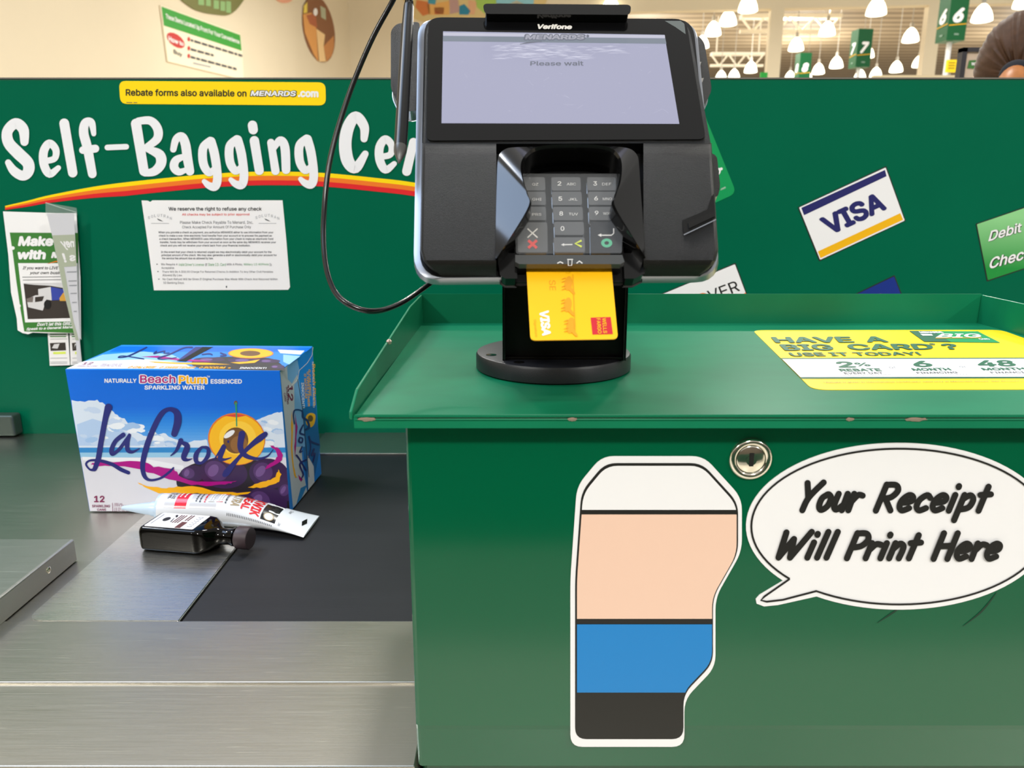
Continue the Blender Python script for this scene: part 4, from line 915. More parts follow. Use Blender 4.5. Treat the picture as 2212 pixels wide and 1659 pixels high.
m.poly(Q, [(600, 165), (720, 158), (860, 178), (1000, 188), (1110, 200), (980, 200), (840, 190), (700, 172)], h0*6, MAG); m.poly(Q, [(650, 198), (860, 206), (1060, 208), (1230, 220), (1040, 222), (840, 216), (700, 208)], h0*7, CYE); m.poly(Q, [(1228, 206), (1340, 200), (1438, 184), (1400, 208), (1290, 216)], h0*7, CYE)
for st_ in ([(640, 100, 10), (560, 140, 10), (500, 165, 9), (440, 172, 6), (470, 160, 5), (560, 172, 7), (620, 182, 7)], [(710, 128, 8), (690, 145, 8), (740, 132, 7), (770, 126, 7), (762, 142, 8), (800, 138, 5)], [(960, 100, 12), (900, 104, 9), (800, 150, 10), (720, 176, 9), (760, 184, 6), (850, 172, 5)], [(1030, 150, 8), (1080, 145, 9), (1100, 152, 9)], [(1160, 140, 10), (1200, 155, 9), (1160, 160, 8)]): m.stroke(Q, st_, h0*8, SCN)
m.text(Q, '12', ((205, 204), (275, 203), (250, 220), (180, 221)), h0*4, WIN, .03); m.text(Q, 'SPARKLING CANS', ((160, 226), (300, 226), (290, 236), (146, 236)), h0*4, WIN); m.text(Q, '(355 mL) 12 FL OZ', ((330, 214), (470, 214), (455, 236), (310, 236)), h0*4, WIN)
m.text(Q, '0 CALORIE   0 SWEETENER   0 SODIUM  =', ((530, 231), (1240, 236), (1225, 250), (500, 245)), h0*8, CYE, .03); m.text(Q, 'INNOCENT!', ((1300, 238), (1485, 240), (1478, 252), (1290, 251)), h0*8, WHITE, .02)
m.poly(Q, [(852, 196), (985, 96), (1110, 97), (915, 200)], h0*10, PDRK); m.poly(Q, [(852, 196), (985, 96), (1040, 96), (900, 180)], h0*11, SCN)  # torn opening: dark hollow painted flat on the carton, with blue inner side
# end print
Q = crop(MSD, 560, 730, 4.256)
m.poly(Q, [(192, 312), (250, 262), (345, 205), (365, 600), (400, 1200), (440, 1420), (360, 1530), (310, 1560)], h0*2, mat('carton_end_grey', (200, 206, 216), .35)); m.poly(Q, [(255, 255), (350, 200), (370, 300), (300, 420), (262, 380)], h0*3, BL3); m.poly(Q, [(320, 430), (365, 380), (400, 700), (420, 1000), (330, 1000)], h0*3, BL3)
m.poly(Q, [(370, 640), (520, 620), (560, 1000), (500, 1380), (440, 1420)], h0*2.5, mat('carton_end_sea', (30, 104, 176), .35)); m.poly(Q, [(445, 1080), (500, 1180), (510, 1370), (450, 1400)], h0*3.5, SND); m.poly(Q, [(380, 1380), (440, 1350), (390, 1470), (340, 1545)], h0*3.5, SEA)
m.text(Q, '12', ((308, 430), (312, 585), (262, 570), (262, 432)), h0*5, WIN, .03)
for t, x, y0, y1, mm, wd in (('SPARKLING', 262, 450, 610, WIN, 18), ('CANS', 240, 505, 585, WIN, 16), ('INNOCENT!', 408, 410, 645, WHITE, 24), ('0 SODIUM', 430, 330, 555, CYE, 20), ('0 SWEETENER', 455, 310, 630, CYE, 20), ('0 CALORIE', 470, 290, 535, CYE, 18), ('NATURALLY ESSENCED', 500, 220, 640, WHITE, 16), ('Beach Plum', 512, 240, 620, CYE, 24)):
    m.text(Q, t, ((x, y0), (x + 10, y1), (x + 10 - wd, y1), (x - wd, y0)), h0*5, mm, .02)
m.poly(Q, smooth_path([(430, 720), (470, 690), (515, 710), (505, 790), (470, 822), (432, 790)], 4, True), h0*4, FLE); m.poly(Q, ellipse(470, 740, 24, 30), h0*5, PIT)
for st_ in ([(320, 790, 10), (312, 700, 12), (330, 662, 14), (390, 672, 14), (400, 730, 20), (440, 760, 20), (455, 820, 20), (420, 845, 16)], [(400, 800, 12), (372, 870, 18), (410, 890, 16)], [(370, 915, 16), (362, 950, 18), (388, 960, 16), (395, 925, 14), (372, 915, 12)], [(390, 1000, 12), (370, 1050, 14), (392, 1040, 12)], [(340, 1080, 18), (370, 1120, 14), (425, 1215, 16)], [(430, 1120, 12), (370, 1160, 16), (400, 1250, 14), (385, 1290, 8)], [(545, 980, 14), (470, 950, 18), (455, 900, 14), (470, 1000, 10), (450, 1100, 8)], [(500, 1020, 16), (480, 1080, 16), (510, 1060, 12), (490, 1140, 12)]): m.stroke(Q, st_, h0*7, SCN)
m.poly(Q, jag([(300, 670), (308, 800), (305, 1000), (318, 1180), (340, 1270), (350, 1280), (330, 1290), (306, 1200), (292, 1000), (292, 800)], 3, 3, 8), h0*6, CYE); m.poly(Q, jag([(332, 690), (350, 820), (340, 950), (330, 1110), (322, 1000), (332, 860)], 3, 3, 9), h0*6.5, MAG); m.poly(Q, [(356, 1255), (398, 1300), (385, 1322), (366, 1300)], h0*6.5, MAG)
for p_ in m.v: p_.z = max(p_.z, ZB + .0006)
ct = tag(m.build('beverage_carton'), 'blue cardboard carton of canned drinks with plum artwork on the steel counter', 'carton')
m = MB(); fq = lambda x, y, h=0: Q(x, y, h)
m.line(Q, [(492, 85), (484, 160), (440, 230), (365, 300), (352, 380), (262, 470)], 5, h0*9, WHITE); m.line(Q, [(352, 380), (395, 640), (430, 1000), (455, 1280)], 5, h0*9, mat('flap_crease', (60, 70, 90), .5))
m.build('end_flap', ct)

# ------------------------------------------------------------------ sealant tube and dark bottle
TA = V((-.425, .874, ZB + .0004)); TB = V((-.243, .863, ZB + .0004)); ax = (TB - TA); Ltot = ax.length; ax.normalize(); sd = V((-ax.y, ax.x, 0)); ZU = V((0, 0, 1)); R_ = .0192
def tsec(u):
    f = max(0, (u - .45)/.55)**1.35; hw = R_ + (.031 - R_)*f; hh = R_*(1 - f) + .0012*f; return hw, hh
def TS(u, phi, h=0):          # u along the tube, phi round it from the viewer's side over the top
    hw, hh = tsec(u); c, s = math.cos(phi), math.sin(phi)
    return TA + ax*(u*Ltot) - sd*((hw + h)*c) + ZU*(hh + .0003 + (hh + h)*s)
tb = thing('sealant_tube', TA, 'white squeeze tube of sealant with red print lying against the blue carton', 'tube')
TW = mat('tube_white', (232, 234, 238), .18, coat=.3); TSV = mat('tube_silver_band', (200, 200, 204), .25); TRD = mat('tube_red', (222, 20, 52), .22); TTN = mat('tube_tan', (170, 150, 116), .3); TBK = mat('tube_black', (28, 26, 26), .25)
us = [0, .03, .05, .09, .12, .2, .22, .3, .4, .5, .6, .68, .7, .72, .8, .83, .86, .9, .94, .97, 1.0]; NP = 40
def bandm(k, i):
    u = us[k]; ph = i/NP*2*PI; topv = .35 < ph < 2.6
    if not topv: return TW
    if .05 <= u < .12: return TSV
    if .12 <= u < .2: return TRD
    if .22 <= u < .4: return TSV
    if .7 <= u < .8: return TBK
    return TW
m = MB(); m.loft([[TS(u, 2*PI*i/NP) for i in range(NP)] for u in us], TW, mf=bandm)
ML = lambda x, y, h=0: TS(y, x, .0003 + h)   # x is phi, y is u
def wt(t, u0, u1, p0, p1, mm, bold=0.0):       # reads round the tube from the far side to the near side, up towards the crimp
    m.text(ML, t, ((p0, u1), (p1, u1), (p1, u0), (p0, u0)), 0, mm, bold)
def wb(u0, u1, p0, p1, mm, bold=0.0):          # fine unreadable print
    R5 = random.Random(int(u0*1e4)); p = p0
    while p > p1 + .05:
        q = max(p1, p - R5.uniform(.08, .26)); um = (u0 + u1)/2; m.poly(ML, [(p, um - .005), (q, um - .005), (q, um + .005), (p, um + .005)], .0002, mm); p = q - .05
wt('KWIK', .625, .69, 2.05, .55, RED, .04); wt('SEAL', .56, .615, 2.05, .75, RED, .04); wt('ULTRA', .49, .55, 2.1, .8, TTN, .04)
wb( .45, .465, 2.1, .8, INK); 
for u0, mm in ((.395, RED), (.34, TTN)):
    m.poly(ML, [(2.1, u0), (.95, u0), (.95, u0 + .042), (2.1, u0 + .042)], .0001, mm)
    wb( u0 + .022, u0 + .036, 2.0, 1.05, PAPER); wb( u0 + .006, u0 + .018, 2.0, 1.05, PAPER)
wb( .305, .33, 2.1, .9, RED); wb( .275, .295, 2.1, .9, INK); wb( .25, .268, 2.1, .9, INK); wb( .16, .185, 2.0, 1.25, PAPER, .02); wb( .13, .152, 2.0, 1.25, PAPER, .02)
wt('5.5 FL OZ', .085, .105, 2.1, 1.1, INK, .02); wt('162 mL', .06, .08, 2.1, 1.1, INK, .02)
m.poly(ML, rounded([(2.1, .735), (1.2, .735), (1.2, .805), (2.1, .805)], .02), .0002, PAPER); wt('DAP', .748, .795, 2.0, 1.28, BLACK, .06)
m.poly(ML, [(2.0 + .2, .69), (1.85, .69), (1.85, .735), (2.2, .735)], .0002, PAPER)
m.poly(ML, [(.84 + .30*math.cos(2*PI*k/20), .75 + .034*math.sin(2*PI*k/20)) for k in range(20)], .0002, TTN); m.poly(ML, [(.84 + .24*math.cos(2*PI*k/20), .75 + .027*math.sin(2*PI*k/20)) for k in range(20)], .0003, PAPER)
wt('Clear', .84, .86, 2.1, 1.7, INK); wt('Clear', .82, .84, .75, .4, INK)
for k in range(26): m.line(ML, [(.30, .48 + .012*k), (.12, .48 + .012*k)], .004, 0, INK)
m.poly(ML, [(1.9, .955), (1.52, .94), (1.2, .955), (1.55, .972)], .0002, PDRK)
m.build('tube_body', tb, smooth=45)
m = MB(); NZ = mat('nozzle_plastic', (206, 226, 244), .25, alpha=.85); c0 = TA + ZU*(R_ + .0003)
m.lathe(c0, [(R_, 0), (R_*.98, .003), (R_*.8, .005), (.0095, .0055), (.0092, .014), (.008, .0145), (.0074, .022), (.0028, .05), (.0024, .052), (.0001, .052)], NZ, 28, axis=-ax); m.build('nozzle', tb, smooth=40)
ya = math.radians(-9.5); bax = V((math.cos(ya), math.sin(ya), 0)); bsd = V((-bax.y, bax.x, 0)); BO = V((-.4185, .8225, ZB + .0006)); hw, hh = .0235, .0145
def bsec(u, w_, h_, r, zc=hh, q=8):
    out = []
    for cx, cz, a0 in ((1, 1, 0), (-1, 1, PI/2), (-1, -1, PI), (1, -1, 1.5*PI)):
        for k in range(q + 1):
            a = a0 + PI/2*k/q
            out.append(BO + bax*u + bsd*(cx*max(0, w_ - r) + min(r, w_)*math.cos(a)) + ZU*(zc + cz*max(0, h_ - r) + min(r, h_)*math.sin(a)))
    return out
bt = thing('syrup_bottle', BO, 'small black glass flask bottle with white label lying on its side', 'bottle')
GB = mat('bottle_black_glass', (4, 3, 2), .04, spec=.22)
m = MB(); m.loft([bsec(.0, hw*.82, hh*.74, .006), bsec(.0008, hw*.9, hh*.86, .006), bsec(.003, hw*.98, hh*.97, .0055), bsec(.005, hw, hh, .005), bsec(.006, hw, hh, .005), bsec(.066, hw, hh, .005), bsec(.067, hw, hh, .005), bsec(.074, hw*.97, hh*.97, .006), bsec(.081, hw*.78, hh*.86, .0085), bsec(.086, .0125, .0112, .0105), bsec(.090, .0095, .0095, .0095), bsec(.1, .0092, .0092, .0092), bsec(.104, .0105, .0105, .0105), bsec(.106, .0105, .0105, .0105), bsec(.107, .009, .009, .009), bsec(.112, .009, .009, .009)], GB)
m.build('bottle_body', bt, smooth=50)
m = MB(); bc = BO + bax*.109 + ZU*hh; m.lathe(bc, [(.0120, 0), (.0128, .0008)] + [(.0128, .0145), (.0120, .0155), (.0001, .0156)], mat('cap_plum_brown', (58, 44, 48), .5), 40, axis=bax); m.build('cap', bt, smooth=40)
LF = frame(BO + ZU*(2*hh + .0001), bax, bsd)
m = MB(); LW = mat('bottle_label', (236, 234, 234), .4); BRN = mat('label_brown', (92, 46, 40), .5)
m.prism(LF, rounded([(.006, -.0185), (.066, -.0185), (.066, .0185), (.006, .0185)], .002), 0, .0003, LW)
def bt_b(u0, u1, p0, p1, mm, n=1):        # unreadable printed rows across the label
    for k in range(n):
        u = u0 + (u1 - u0)*k/max(1, n); d = (u1 - u0)/n*.55; m.poly(LF, [(u, p0), (u + d, p0), (u + d, p1), (u, p1)], .0005, mm)
for k in range(6): m.poly(LF, ellipse(.058, -.012 + .0048*k, .0032, .0016), .0005, INKL); m.poly(LF, ellipse(.058, -.012 + .0048*k, .0020, .0008), .0006, LW)
m.poly(LF, [(.043, -.002), (.050, -.002), (.050, -.018), (.043, -.018)], .0005, BRN); bt_b(.0435, .050, .001, .016, BRN, 2); bt_b(.032, .041, -.006, .015, BRN, 3)
m.poly(LF, ellipse(.021, .002, .004, .0055), .0005, BLACK); m.stroke(LF, [(.028, .006, .0008), (.030, -.004, .0016)], .0005, BLACK, smooth=False); m.stroke(LF, [(.027, .013, .003), (.029, .009, .002)], .0005, BLACK, smooth=False)
bt_b(.0095, .012, -.012, .014, INKL)
m.build('front_label', bt)

# ------------------------------------------------------------------ beyond the partition
# wall signs and murals
def wall_decal(name, M, outline, mm, label, cat):
    m = MB(); m.prism(M, outline, .005, .03, mm); return m, (lambda: tag(m.build(name), label, cat))
Q = crop(MWL, 300, 0, 4.809)
m, fin = wall_decal('wall_sign', Q, [(208, 55), (1040, 352), (1060, 520), (1075, 830), (285, 640)], mat('sign_cream', (240, 228, 200), .6), 'green and cream items located up front sign on the left beige wall', 'sign')
m.poly(Q, [(216, 68), (1036, 364), (1052, 528), (242, 266)], .034, mat('sign_green', (48, 148, 48), .6))
m.text(Q, 'These Items Located Up Front For Your Convenience', ((256, 140), (1022, 412), (1030, 470), (262, 205)), .038, PAPER, .02)
m.poly(Q, [(365 + 95*math.cos(a/14*2*PI), 420 + 70*math.sin(a/14*2*PI) + 45*math.cos(a/14*2*PI)) for a in range(14)], .034, mat('sign_red', (190, 50, 46), .6))
m.text(Q, 'How to', ((285, 370), (445, 440), (445, 480), (290, 430)), .038, PAPER, .03); m.text(Q, 'Buy', ((340, 510), (432, 550), (432, 600), (345, 570)), .036, INK, .02)
for y0, y1, x1 in ((405, 580, 1058), (500, 575, 760), (580, 720, 1008)):
    R6 = random.Random(y0); x = 520
    while x < x1 - 15:                   # unreadable rows of small words
        x2 = min(x1, x + R6.uniform(25, 70)); ya_, yb2 = (y0 + 12 + (y1 - y0 - 10)*(xx - 520)/(x1 - 520) for xx in (x, x2))
        m.poly(Q, [(x, ya_ - 13), (x2, yb2 - 11), (x2, yb2 + 11), (x, ya_ + 13)], .036, INK); x = x2 + 10
    m.poly(Q, ellipse(500, y0 + 2, 14, 24), .036, mat('sign_red', (190, 50, 46), .6))
m.line(Q, [(545, 655), (728, 696)], 14, .036, INKL)
fin()
m, fin = wall_decal('wall_mural', Q, smooth_path([(400, -60), (520, 70), (640, 125), (780, 150), (930, 152), (1050, 40), (1110, -120), (900, -260), (550, -260)], 4, True), mat('mural_olive', (112, 112, 62), .7), 'dark green oval wall decal cut off by the photo top edge', 'mural')
for x, y0, y1, wd in ((600, -20, 50, 60), (680, -10, 60, 50), (760, 0, 90, 55), (830, 10, 110, 50), (890, 10, 130, 50)): m.poly(Q, [(x, y0), (x + wd, y0 + 8), (x + wd, y1 + 6), (x, y1)], .034, mat('mural_pale_green', (136, 172, 112), .7))
fin()
m, fin = wall_decal('wall_mural', Q, ellipse(1860, 300, 158, 352, -.18), mat('mural_brown', (138, 92, 60), .7), 'oval wall decal of an open cardboard box left of the terminal', 'mural')
m.poly(Q, [(1690, 150), (1780, 130), (1830, 300), (1850, 640), (1800, 560), (1710, 340)], .034, mat('mural_orange', (222, 158, 88), .7)); m.poly(Q, [(1830, 300), (1920, 360), (1905, 480), (1930, 640), (1860, 640)], .035, mat('mural_tan', (240, 204, 148), .7))
m.poly(Q, [(1905, 480), (2010, 370), (2015, 480), (1990, 580), (1935, 640)], .036, mat('mural_rust', (198, 134, 78), .7)); m.poly(Q, [(1725, 160), (1820, 140), (1840, 290), (1760, 250)], .036, mat('mural_brick', (176, 100, 66), .7))
m.poly(Q, [(1700, 60), (1735, 20), (1735, 130), (1695, 140)], .036, mat('mural_lemon', (232, 206, 90), .7)); m.poly(Q, [(1870, 60), (1925, 90), (1930, 210), (1880, 180)], .036, mat('mural_sage', (176, 180, 150), .7)); m.poly(Q, ellipse(1820, 125, 22, 40), .037, PAPER)
fin()
m, fin = wall_decal('wall_mural', Q, ellipse(1500, -30, 90, 60, .1), mat('mural_salmon', (226, 160, 130), .7), 'sliver of a salmon coloured wall decal between the other two ovals', 'mural'); fin()
Q = crop(MFW, 640, 0, 3.687)
m, fin = wall_decal('wall_mural', Q, smooth_path([(900, -160), (1450, -300), (1900, -200), (2000, -20), (1900, 95), (1600, 160), (1250, 170), (960, 160), (870, 40)], 4, True), mat('mural_cream', (214, 190, 132), .7), 'colourful mural of builders and a house on the far wall behind the terminal', 'mural')
for P, rgb in (([(960, 0), (1060, 20), (1070, 110), (1010, 130), (950, 60)], (206, 120, 62)), ([(1060, -60), (1120, -40), (1110, 40), (1050, 30)], (70, 150, 170)), ([(1040, 40), (1220, 10), (1220, 120), (1060, 120)], (226, 172, 96)), ([(1100, 60), (1180, 60), (1175, 115), (1105, 115)], (190, 96, 56)),
  ([(1220, -20), (1290, -30), (1300, 100), (1225, 115)], (186, 150, 144)), ([(1300, 50), (1340, 35), (1390, 90), (1370, 120), (1300, 118)], (40, 128, 158)), ([(1370, 0), (1440, 20), (1420, 118), (1375, 115)], (220, 170, 130)), ([(1420, -60), (1600, -80), (1590, 80), (1500, 110), (1440, 60)], (160, 196, 92)),
  ([(1560, -80), (1900, -80), (1890, 40), (1600, 40)], (142, 200, 214)), ([(1540, 95), (1600, 30), (1900, 40), (1940, 70), (1900, 98)], (92, 92, 88)), ([(1670, 95), (1675, 45), (1755, 5), (1835, 45), (1835, 95)], (226, 216, 190)), ([(1720, 95), (1722, 55), (1790, 55), (1792, 95)], (170, 160, 140))):
    m.poly(Q, P, .034, mat('mural_%d_%d_%d' % rgb, rgb, .7))
fin()
# roof trusses
TWH = mat('truss_white', (244, 238, 224), .5, emit=0)
def truss(x0, x1, yt, ytb_, t, label, grp=None):
    a = at_t(x0, yt, t); b = at_t(x1, yt, t); z1 = a.z; zb = at_t(x0, ytb_, t).z; L_ = b.x - a.x; yy = a.y
    o = thing('roof_truss', (a.x + L_/2, yy, zb), label, 'truss', grp)
    m = MB(); m.box((a.x + L_/2, yy, z1), (L_, .35, .12), TWH); m.build('top_chord', o)
    m = MB(); m.box((a.x + L_/2, yy, zb), (L_, .12, .1), TWH); m.build('bottom_chord', o)
    m = MB(); n = max(2, int(L_/.75)); dxx = L_/n
    for k in range(n):
        m.bar((a.x + k*dxx, yy, z1), (a.x + (k + .5)*dxx, yy, zb), .035, TWH, 6); m.bar((a.x + (k + .5)*dxx, yy, zb), (a.x + (k + 1)*dxx, yy, z1), .035, TWH, 6)
    m.build('web_members', o)
    for k in (0, 1):
        m = MB(); m.box((a.x + L_*(.1 + .8*k), yy, (z1 + 8.5)/2), (.05, .05, 8.5 - z1), TWH); m.build('hanger', o)
truss(1600, 1815, 36, 67, 24, 'bright white roof truss crossing behind the left beige column'); truss(1536, 1650, 117, 141, 33, 'bright white roof truss low at the right side of the terminal')
# pendant lamps
LM = mat('lamp_dome', (255, 250, 226), .5, emit=3.2); LR = mat('lamp_metal', (170, 166, 158), .5)
proto = None
LAMPS = [(1319, 27, 38, 'lit dome pendant lamp just above the terminal top bar'), (1516, 104, 30, 'lit dome lamp half hidden behind the right terminal edge'), (1540, 77, 34, 'lit dome lamp nearest the right upper corner of the terminal'), (1572, 55, 37, 'lit dome lamp second of the descending diagonal row by the terminal'), (1615, 26, 41, 'large lit dome lamp topmost of the diagonal row left of the first beige column'),
 (1557, 174, 24, 'small lit dome lamp sunk behind the partition edge beside the terminal'), (1585, 172, 25, 'small lit dome lamp standing on the partition edge under the low truss'), (1621, 157, 27, 'lit dome lamp beneath the low white truss left of the green exit sign'), (1706, 174, 23, 'small lit dome lamp left of the lane 8 sign'), (1742, 172, 22, 'small lit dome lamp half behind the lane 8 sign'),
 (1719, 110, 32, 'lit dome lamp above the lane 8 sign'), (1786, 77, 34, 'lit dome lamp below the bright upper truss'), (1767, 160, 26, 'lit dome lamp right of the lane 8 sign'), (1806, 147, 28, 'lit dome lamp just left of the lane 7 sign'), (1892, 33, 42, 'large lit dome lamp alone between the two beige columns at top'), (1873, 125, 28, 'lit dome lamp half behind the lane 7 sign'),
 (1857, 172, 24, 'small lit dome lamp at the foot of the lane 7 sign'), (1891, 168, 25, 'lit dome lamp on the partition edge right of the lane 7 sign'), (1935, 156, 27, 'lit dome lamp low, second left of the right beige column'), (1966, 91, 34, 'lit dome lamp left of the right beige column at mid height'), (1984, 145, 27, 'lit dome lamp touching the right beige column low down'),
 (2120, 47, 42, 'large lit dome lamp between the lane 6 sign and the cashier'), (2210, 17, 42, 'large lit dome lamp cut off at the top right corner')]
for i, (px, py, wd, lb) in enumerate(LAMPS):
    t = .45*1661/wd; p = at_t(px, py, t)
    if proto is None:
        root = thing('pendant_lamp', (0, 0, 0), lb, 'lamp', 'glowing dome lamps of the store ceiling')
        m = MB(); m.lathe((0, 0, 0), [(.19, .0), (.225, .015), (.222, .06), (.205, .14), (.17, .23), (.12, .31), (.07, .36), (.04, .38), (.0001, .38)], LM, 28); d1 = m.build('dome', root, smooth=60)
        m = MB(); m.lathe((0, 0, .38), [(.05, 0), (.05, .12), (.012, .16), (.012, 3.0)], LR, 12); d2 = m.build('suspension', root, smooth=40)
        proto = root; root.location = p
    else:
        root = proto.copy(); C.objects.link(root); root.location = p; root['label'] = lb
        for ch in (d1, d2):
            c = ch.copy(); C.objects.link(c); c.parent = root
# lane signs
def lane_sign(num, px, pyb, t, label):
    b = at_t(px, pyb, t); s_ = .235; ht = .56
    o = thing('lane_sign', (b.x, b.y, 0), label, 'sign', 'lane number signs')
    LG = mat('lane_green', (0, 84, 40), .4); ang = math.radians(4); Rz = Matrix.Rotation(ang, 3, 'Z')
    m = MB(); m.box((b.x, b.y, b.z + ht/2), (s_, s_, ht), LG, Rz)
    for u, n in ((Rz @ V((1, 0, 0)), Rz @ V((0, -1, 0))), (Rz @ V((0, -1, 0)), Rz @ V((-1, 0, 0)))):
        f = frame(V((b.x, b.y, b.z)) + n*(s_/2), u, (0, 0, 1))
        m.text(f, num, ((-.07, .37), (.07, .37), (.07, .20), (-.07, .20)), .004, PAPER, .05, .25); m.poly(f, [(-.11, .165), (.11, .185), (.11, .195), (-.11, .175)], .004, GOLD); m.poly(f, [(-.03, .06), (.03, .06), (.03, .08), (-.03, .08)], .004, mat('lane_grey', (120, 150, 130), .5))
    m.build('sign_box', o)
    m = MB(); m.tube([(b.x, b.y, 0), (b.x, b.y, b.z)], .03, mat('pole_white', (225, 225, 225), .3), 14); m.build('pole', o, smooth=40)
lane_sign('6', 2051, 91, 9.6, 'tall green lane 6 sign on a white pole by the right column'); lane_sign('7', 1855, 147, 12.3, 'green lane 7 sign on a pole between the two beige columns'); lane_sign('8', 1731, 180, 15.6, 'small dark green lane 8 sign right of the left beige column')
def post_sign(name, px, py, wd, ht, t, mm, label, cat, draw=None):
    p = at_t(px, py, t); k = t/1661; o = thing(name, (p.x, p.y, 0), label, cat)
    m = MB(); m.box((p.x, p.y, p.z), (wd*k, .03, ht*k), mm)
    f = frame(V((p.x, p.y - .016, p.z)), (1, 0, 0), (0, 0, 1))
    if draw: draw(m, f, wd*k, ht*k)
    m.build('sign_face', o); m = MB(); m.tube([(p.x, p.y + .01, 0), (p.x, p.y + .01, p.z)], .012, LR, 8); m.build('post', o)
post_sign('exit_sign', 1650, 163, 15, 12, 14, mat('exit_green', (20, 150, 50), .5), 'small bright green sign above the partition beside the left column', 'sign')
def dy_(m, f, a, b):
    for k in range(3): m.poly(f, [(-a*.35, b*(.3 - .22*k)), (a*.35, b*(.3 - .22*k)), (a*.35, b*(.22 - .22*k)), (-a*.35, b*(.22 - .22*k))], .002, mat('tag_print', (150, 120, 0), .6))
post_sign('yellow_notice', 2054, 143, 20, 25, 8, mat('notice_yellow', (240, 208, 10), .5), 'small yellow notice beside the lane 6 sign pole', 'notice', dy_)
p = at_t(1990, 163, 7.5); m = MB(); m.box((p.x, p.y, p.z/2), (.95, .05, p.z), mat('low_partition_beige', (196, 180, 146), .6)); tag(m.build('low_partition'), 'low beige partition of the next lane just above the green panel', 'partition')
# framed board by the cashier
p = at_t(2074, 105, 2.6); q2 = at_t(2074, 166, 2.6); bd = thing('notice_board', (p.x + .15, p.y, 1.1), 'dark framed board with a small green label behind the cashier', 'board')
m = MB(); B_ = mat('board_beige', (208, 186, 164), .6); FRM = mat('board_frame_dark', (42, 40, 46), .4); x0, zt2 = p.x, p.z; 
m.box((x0 + .16, p.y, (zt2 + 1.1)/2), (.30, .02, zt2 - 1.1 - .02), B_); f = frame((x0, p.y - .011, zt2), (1, 0, 0), (0, 0, 1))
k = 2.6/1661; m.poly(f, [(19*k, -25*k), (36*k, -24*k), (35*k, -42*k), (17*k, -41*k)], .001, mat('label_green', (60, 120, 50), .5)); m.text(f, 'W', (24*k, -29*k, 32*k, -35*k), .002, PAPER, .05); m.build('board_panel', bd)
m = MB(); m.box((x0 + .008, p.y - .004, (zt2 + 1.1)/2), (.016, .03, zt2 - 1.1), FRM); m.box((x0 + .16, p.y - .004, zt2 - .006), (.32, .03, .014), FRM); m.box((x0 + .312, p.y - .004, (zt2 + 1.1)/2), (.016, .03, zt2 - 1.1), FRM); m.build('board_frame', bd)
m = MB(); 
for xx in (x0 + .03, x0 + .29): m.bar((xx, p.y + .02, 0), (xx, p.y + .02, 1.3), .012, FRM)
m.build('legs', bd)
# cashier seen from behind
HC = at_t(2204, 158, 1.60); gx, gy = HC.x, HC.y; zc = HC.z
pr = thing('person', (gx, gy, 0), 'person with brown hair in a low ponytail seen from behind over the partition', 'person')
SKIN = mat('skin', (232, 178, 160), .55, noise=.05, nscale=20)
bm_v = [((0, 0, .93), .125), ((0, 0, 1.08), .115), ((0, .01, 1.24), .125), ((0, .01, 1.36), .09), ((0, .015, zc - .13), .052), ((0, .02, zc - .06), .062), ((0, .02, zc), .074), ((0, .02, zc + .05), .066)]
ed = [(i, i + 1) for i in range(7)]
def chain(root, pts):
    k = root
    for p_, r_ in pts: bm_v.append((p_, r_)); ed.append((k, len(bm_v) - 1)); k = len(bm_v) - 1
for s_ in (-1, 1):
    chain(3, [((s_*.15, .01, 1.35), .055), ((s_*.2, .03, 1.08), .042), ((s_*.19, .22, .98), .032), ((s_*.18, .30, .99), .034), ((s_*.17, .37, .99), .018)])
    chain(0, [((s_*.09, 0, .86), .085), ((s_*.095, .01, .5), .055), ((s_*.095, 0, .09), .036), ((s_*.1, .12, .035), .033)])
    chain(6, [((s_*.074, .025, zc - .015), .02), ((s_*.084, .01, zc - .012), .013)])
chain(6, [((0, .095, zc - .012), .014)])
me = bpy.data.meshes.new('body'); me.from_pydata([p_ for p_, r_ in bm_v], ed, []); me.materials.append(SKIN)
bo = bpy.data.objects.new('body', me); C.objects.link(bo); bo.parent = pr
sk = bo.modifiers.new('skin', 'SKIN'); sk.use_smooth_shade = True
for i, (p_, r_) in enumerate(bm_v):
    me.skin_vertices[0].data[i].radius = (r_, r_ if not (.0 < abs(p_[0]) < .09 and abs(p_[2] - zc) < .03) else r_*1.8); me.skin_vertices[0].data[i].use_root = (i == 0)
ss = bo.modifiers.new('sub', 'SUBSURF'); ss.levels = 2; ss.render_levels = 2
SH = mat('navy_shirt', (40, 60, 110), .8)
m = MB(); m.loft([[V((gx + rx*math.cos(2*PI*k/24), gy + .01 + ry*math.sin(2*PI*k/24), z)) for k in range(24)] for z, rx, ry in ((.84, .185, .15), (.95, .19, .155), (1.1, .175, .14), (1.25, .19, .145), (1.34, .2, .12), (1.385, .15, .09), (1.405, .075, .07))], SH, cap0=False, cap1=False); m.build('shirt', pr, smooth=60)
m = MB()
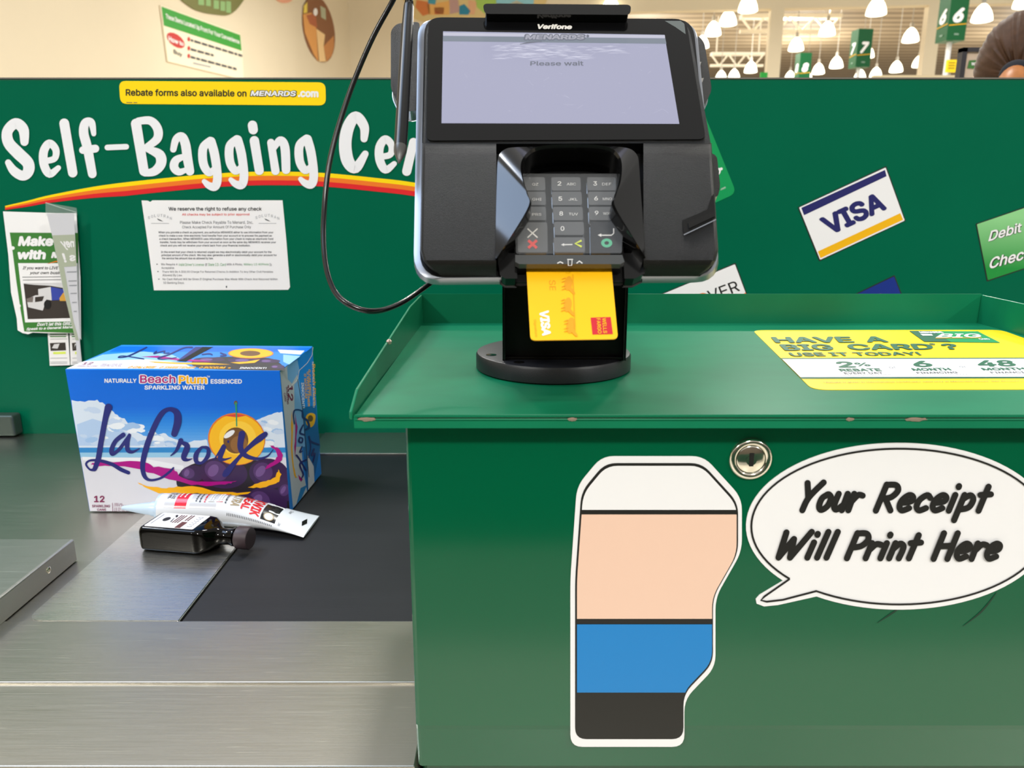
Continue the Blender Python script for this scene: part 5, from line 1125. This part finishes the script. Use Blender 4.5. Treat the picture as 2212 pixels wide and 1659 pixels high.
for s_ in (-1, 1): m.tube([(gx + s_*.09, gy, .9), (gx + s_*.095, gy + .01, .5), (gx + s_*.095, gy, .08)], [.105, .075, .055], mat('dark_trousers', (40, 38, 40), .8), 16)
m.build('trousers', pr, smooth=60)
HAIR = mat('brown_hair', (70, 47, 31), .55, noise=.5, nscale=70, spec=.15)
# scalp hair combed towards the tie: grooves run to the pole at the back of the head
tie = V((gx - .004, gy - .102, zc - .015)); pc = V((gx, gy + .01, zc + .012)); pole = (tie - pc).normalized(); ua = pole.orthogonal().normalized(); ub = pole.cross(ua)
m = MB(); NA, NB = 120, 22; RG = random.Random(11); gr = [RG.uniform(-1, 1) for _ in range(NA)]
rings = []
for j in range(NB):
    th_ = .12 + (PI*.70)*j/(NB - 1); R2 = []
    for i in range(NA):
        a = 2*PI*i/NA; d = pole*math.cos(th_) + (ua*math.cos(a) + ub*math.sin(a))*math.sin(th_)
        r = .0016*(gr[i] + .6*gr[(i*3 + j//4) % NA])
        R2.append(pc + V((d.x*(.086 + r), d.y*(.103 + r), d.z*(.112 + r))))
    rings.append(R2)
m.loft(rings, HAIR, cap1=False); m.build('hair', pr, smooth=70)
m = MB(); m.lathe(tie - pole*.006, [(.020, -.004), (.027, .002), (.029, .010), (.027, .018), (.020, .022)], mat('hair_tie_black', (24, 26, 34), .9), 28, axis=pole, cap0=False, cap1=False); m.build('hair_tie', pr, smooth=60)
m = MB(); pt = [tie + pole*.005, tie + pole*.03 + V((0, 0, -.012)), tie + pole*.045 + V((0, 0, -.05)), tie + pole*.042 + V((0, 0, -.12)), tie + pole*.03 + V((0, 0, -.2)), tie + pole*.02 + V((0, 0, -.27))]
m.tube([V(p_) for p_ in smooth_path([tuple(x) for x in pt], 5)], [.020, .022, .024, .026, .028, .03, .031, .032, .032, .032, .032, .032, .031, .030, .029, .028, .026, .024, .022, .02, .018, .015, .012, .009, .006, .003], mat('auburn_hair', (168, 104, 52), .4, noise=.35, nscale=60), 20); m.build('ponytail', pr, smooth=60)
pr.rotation_euler.z = -.585
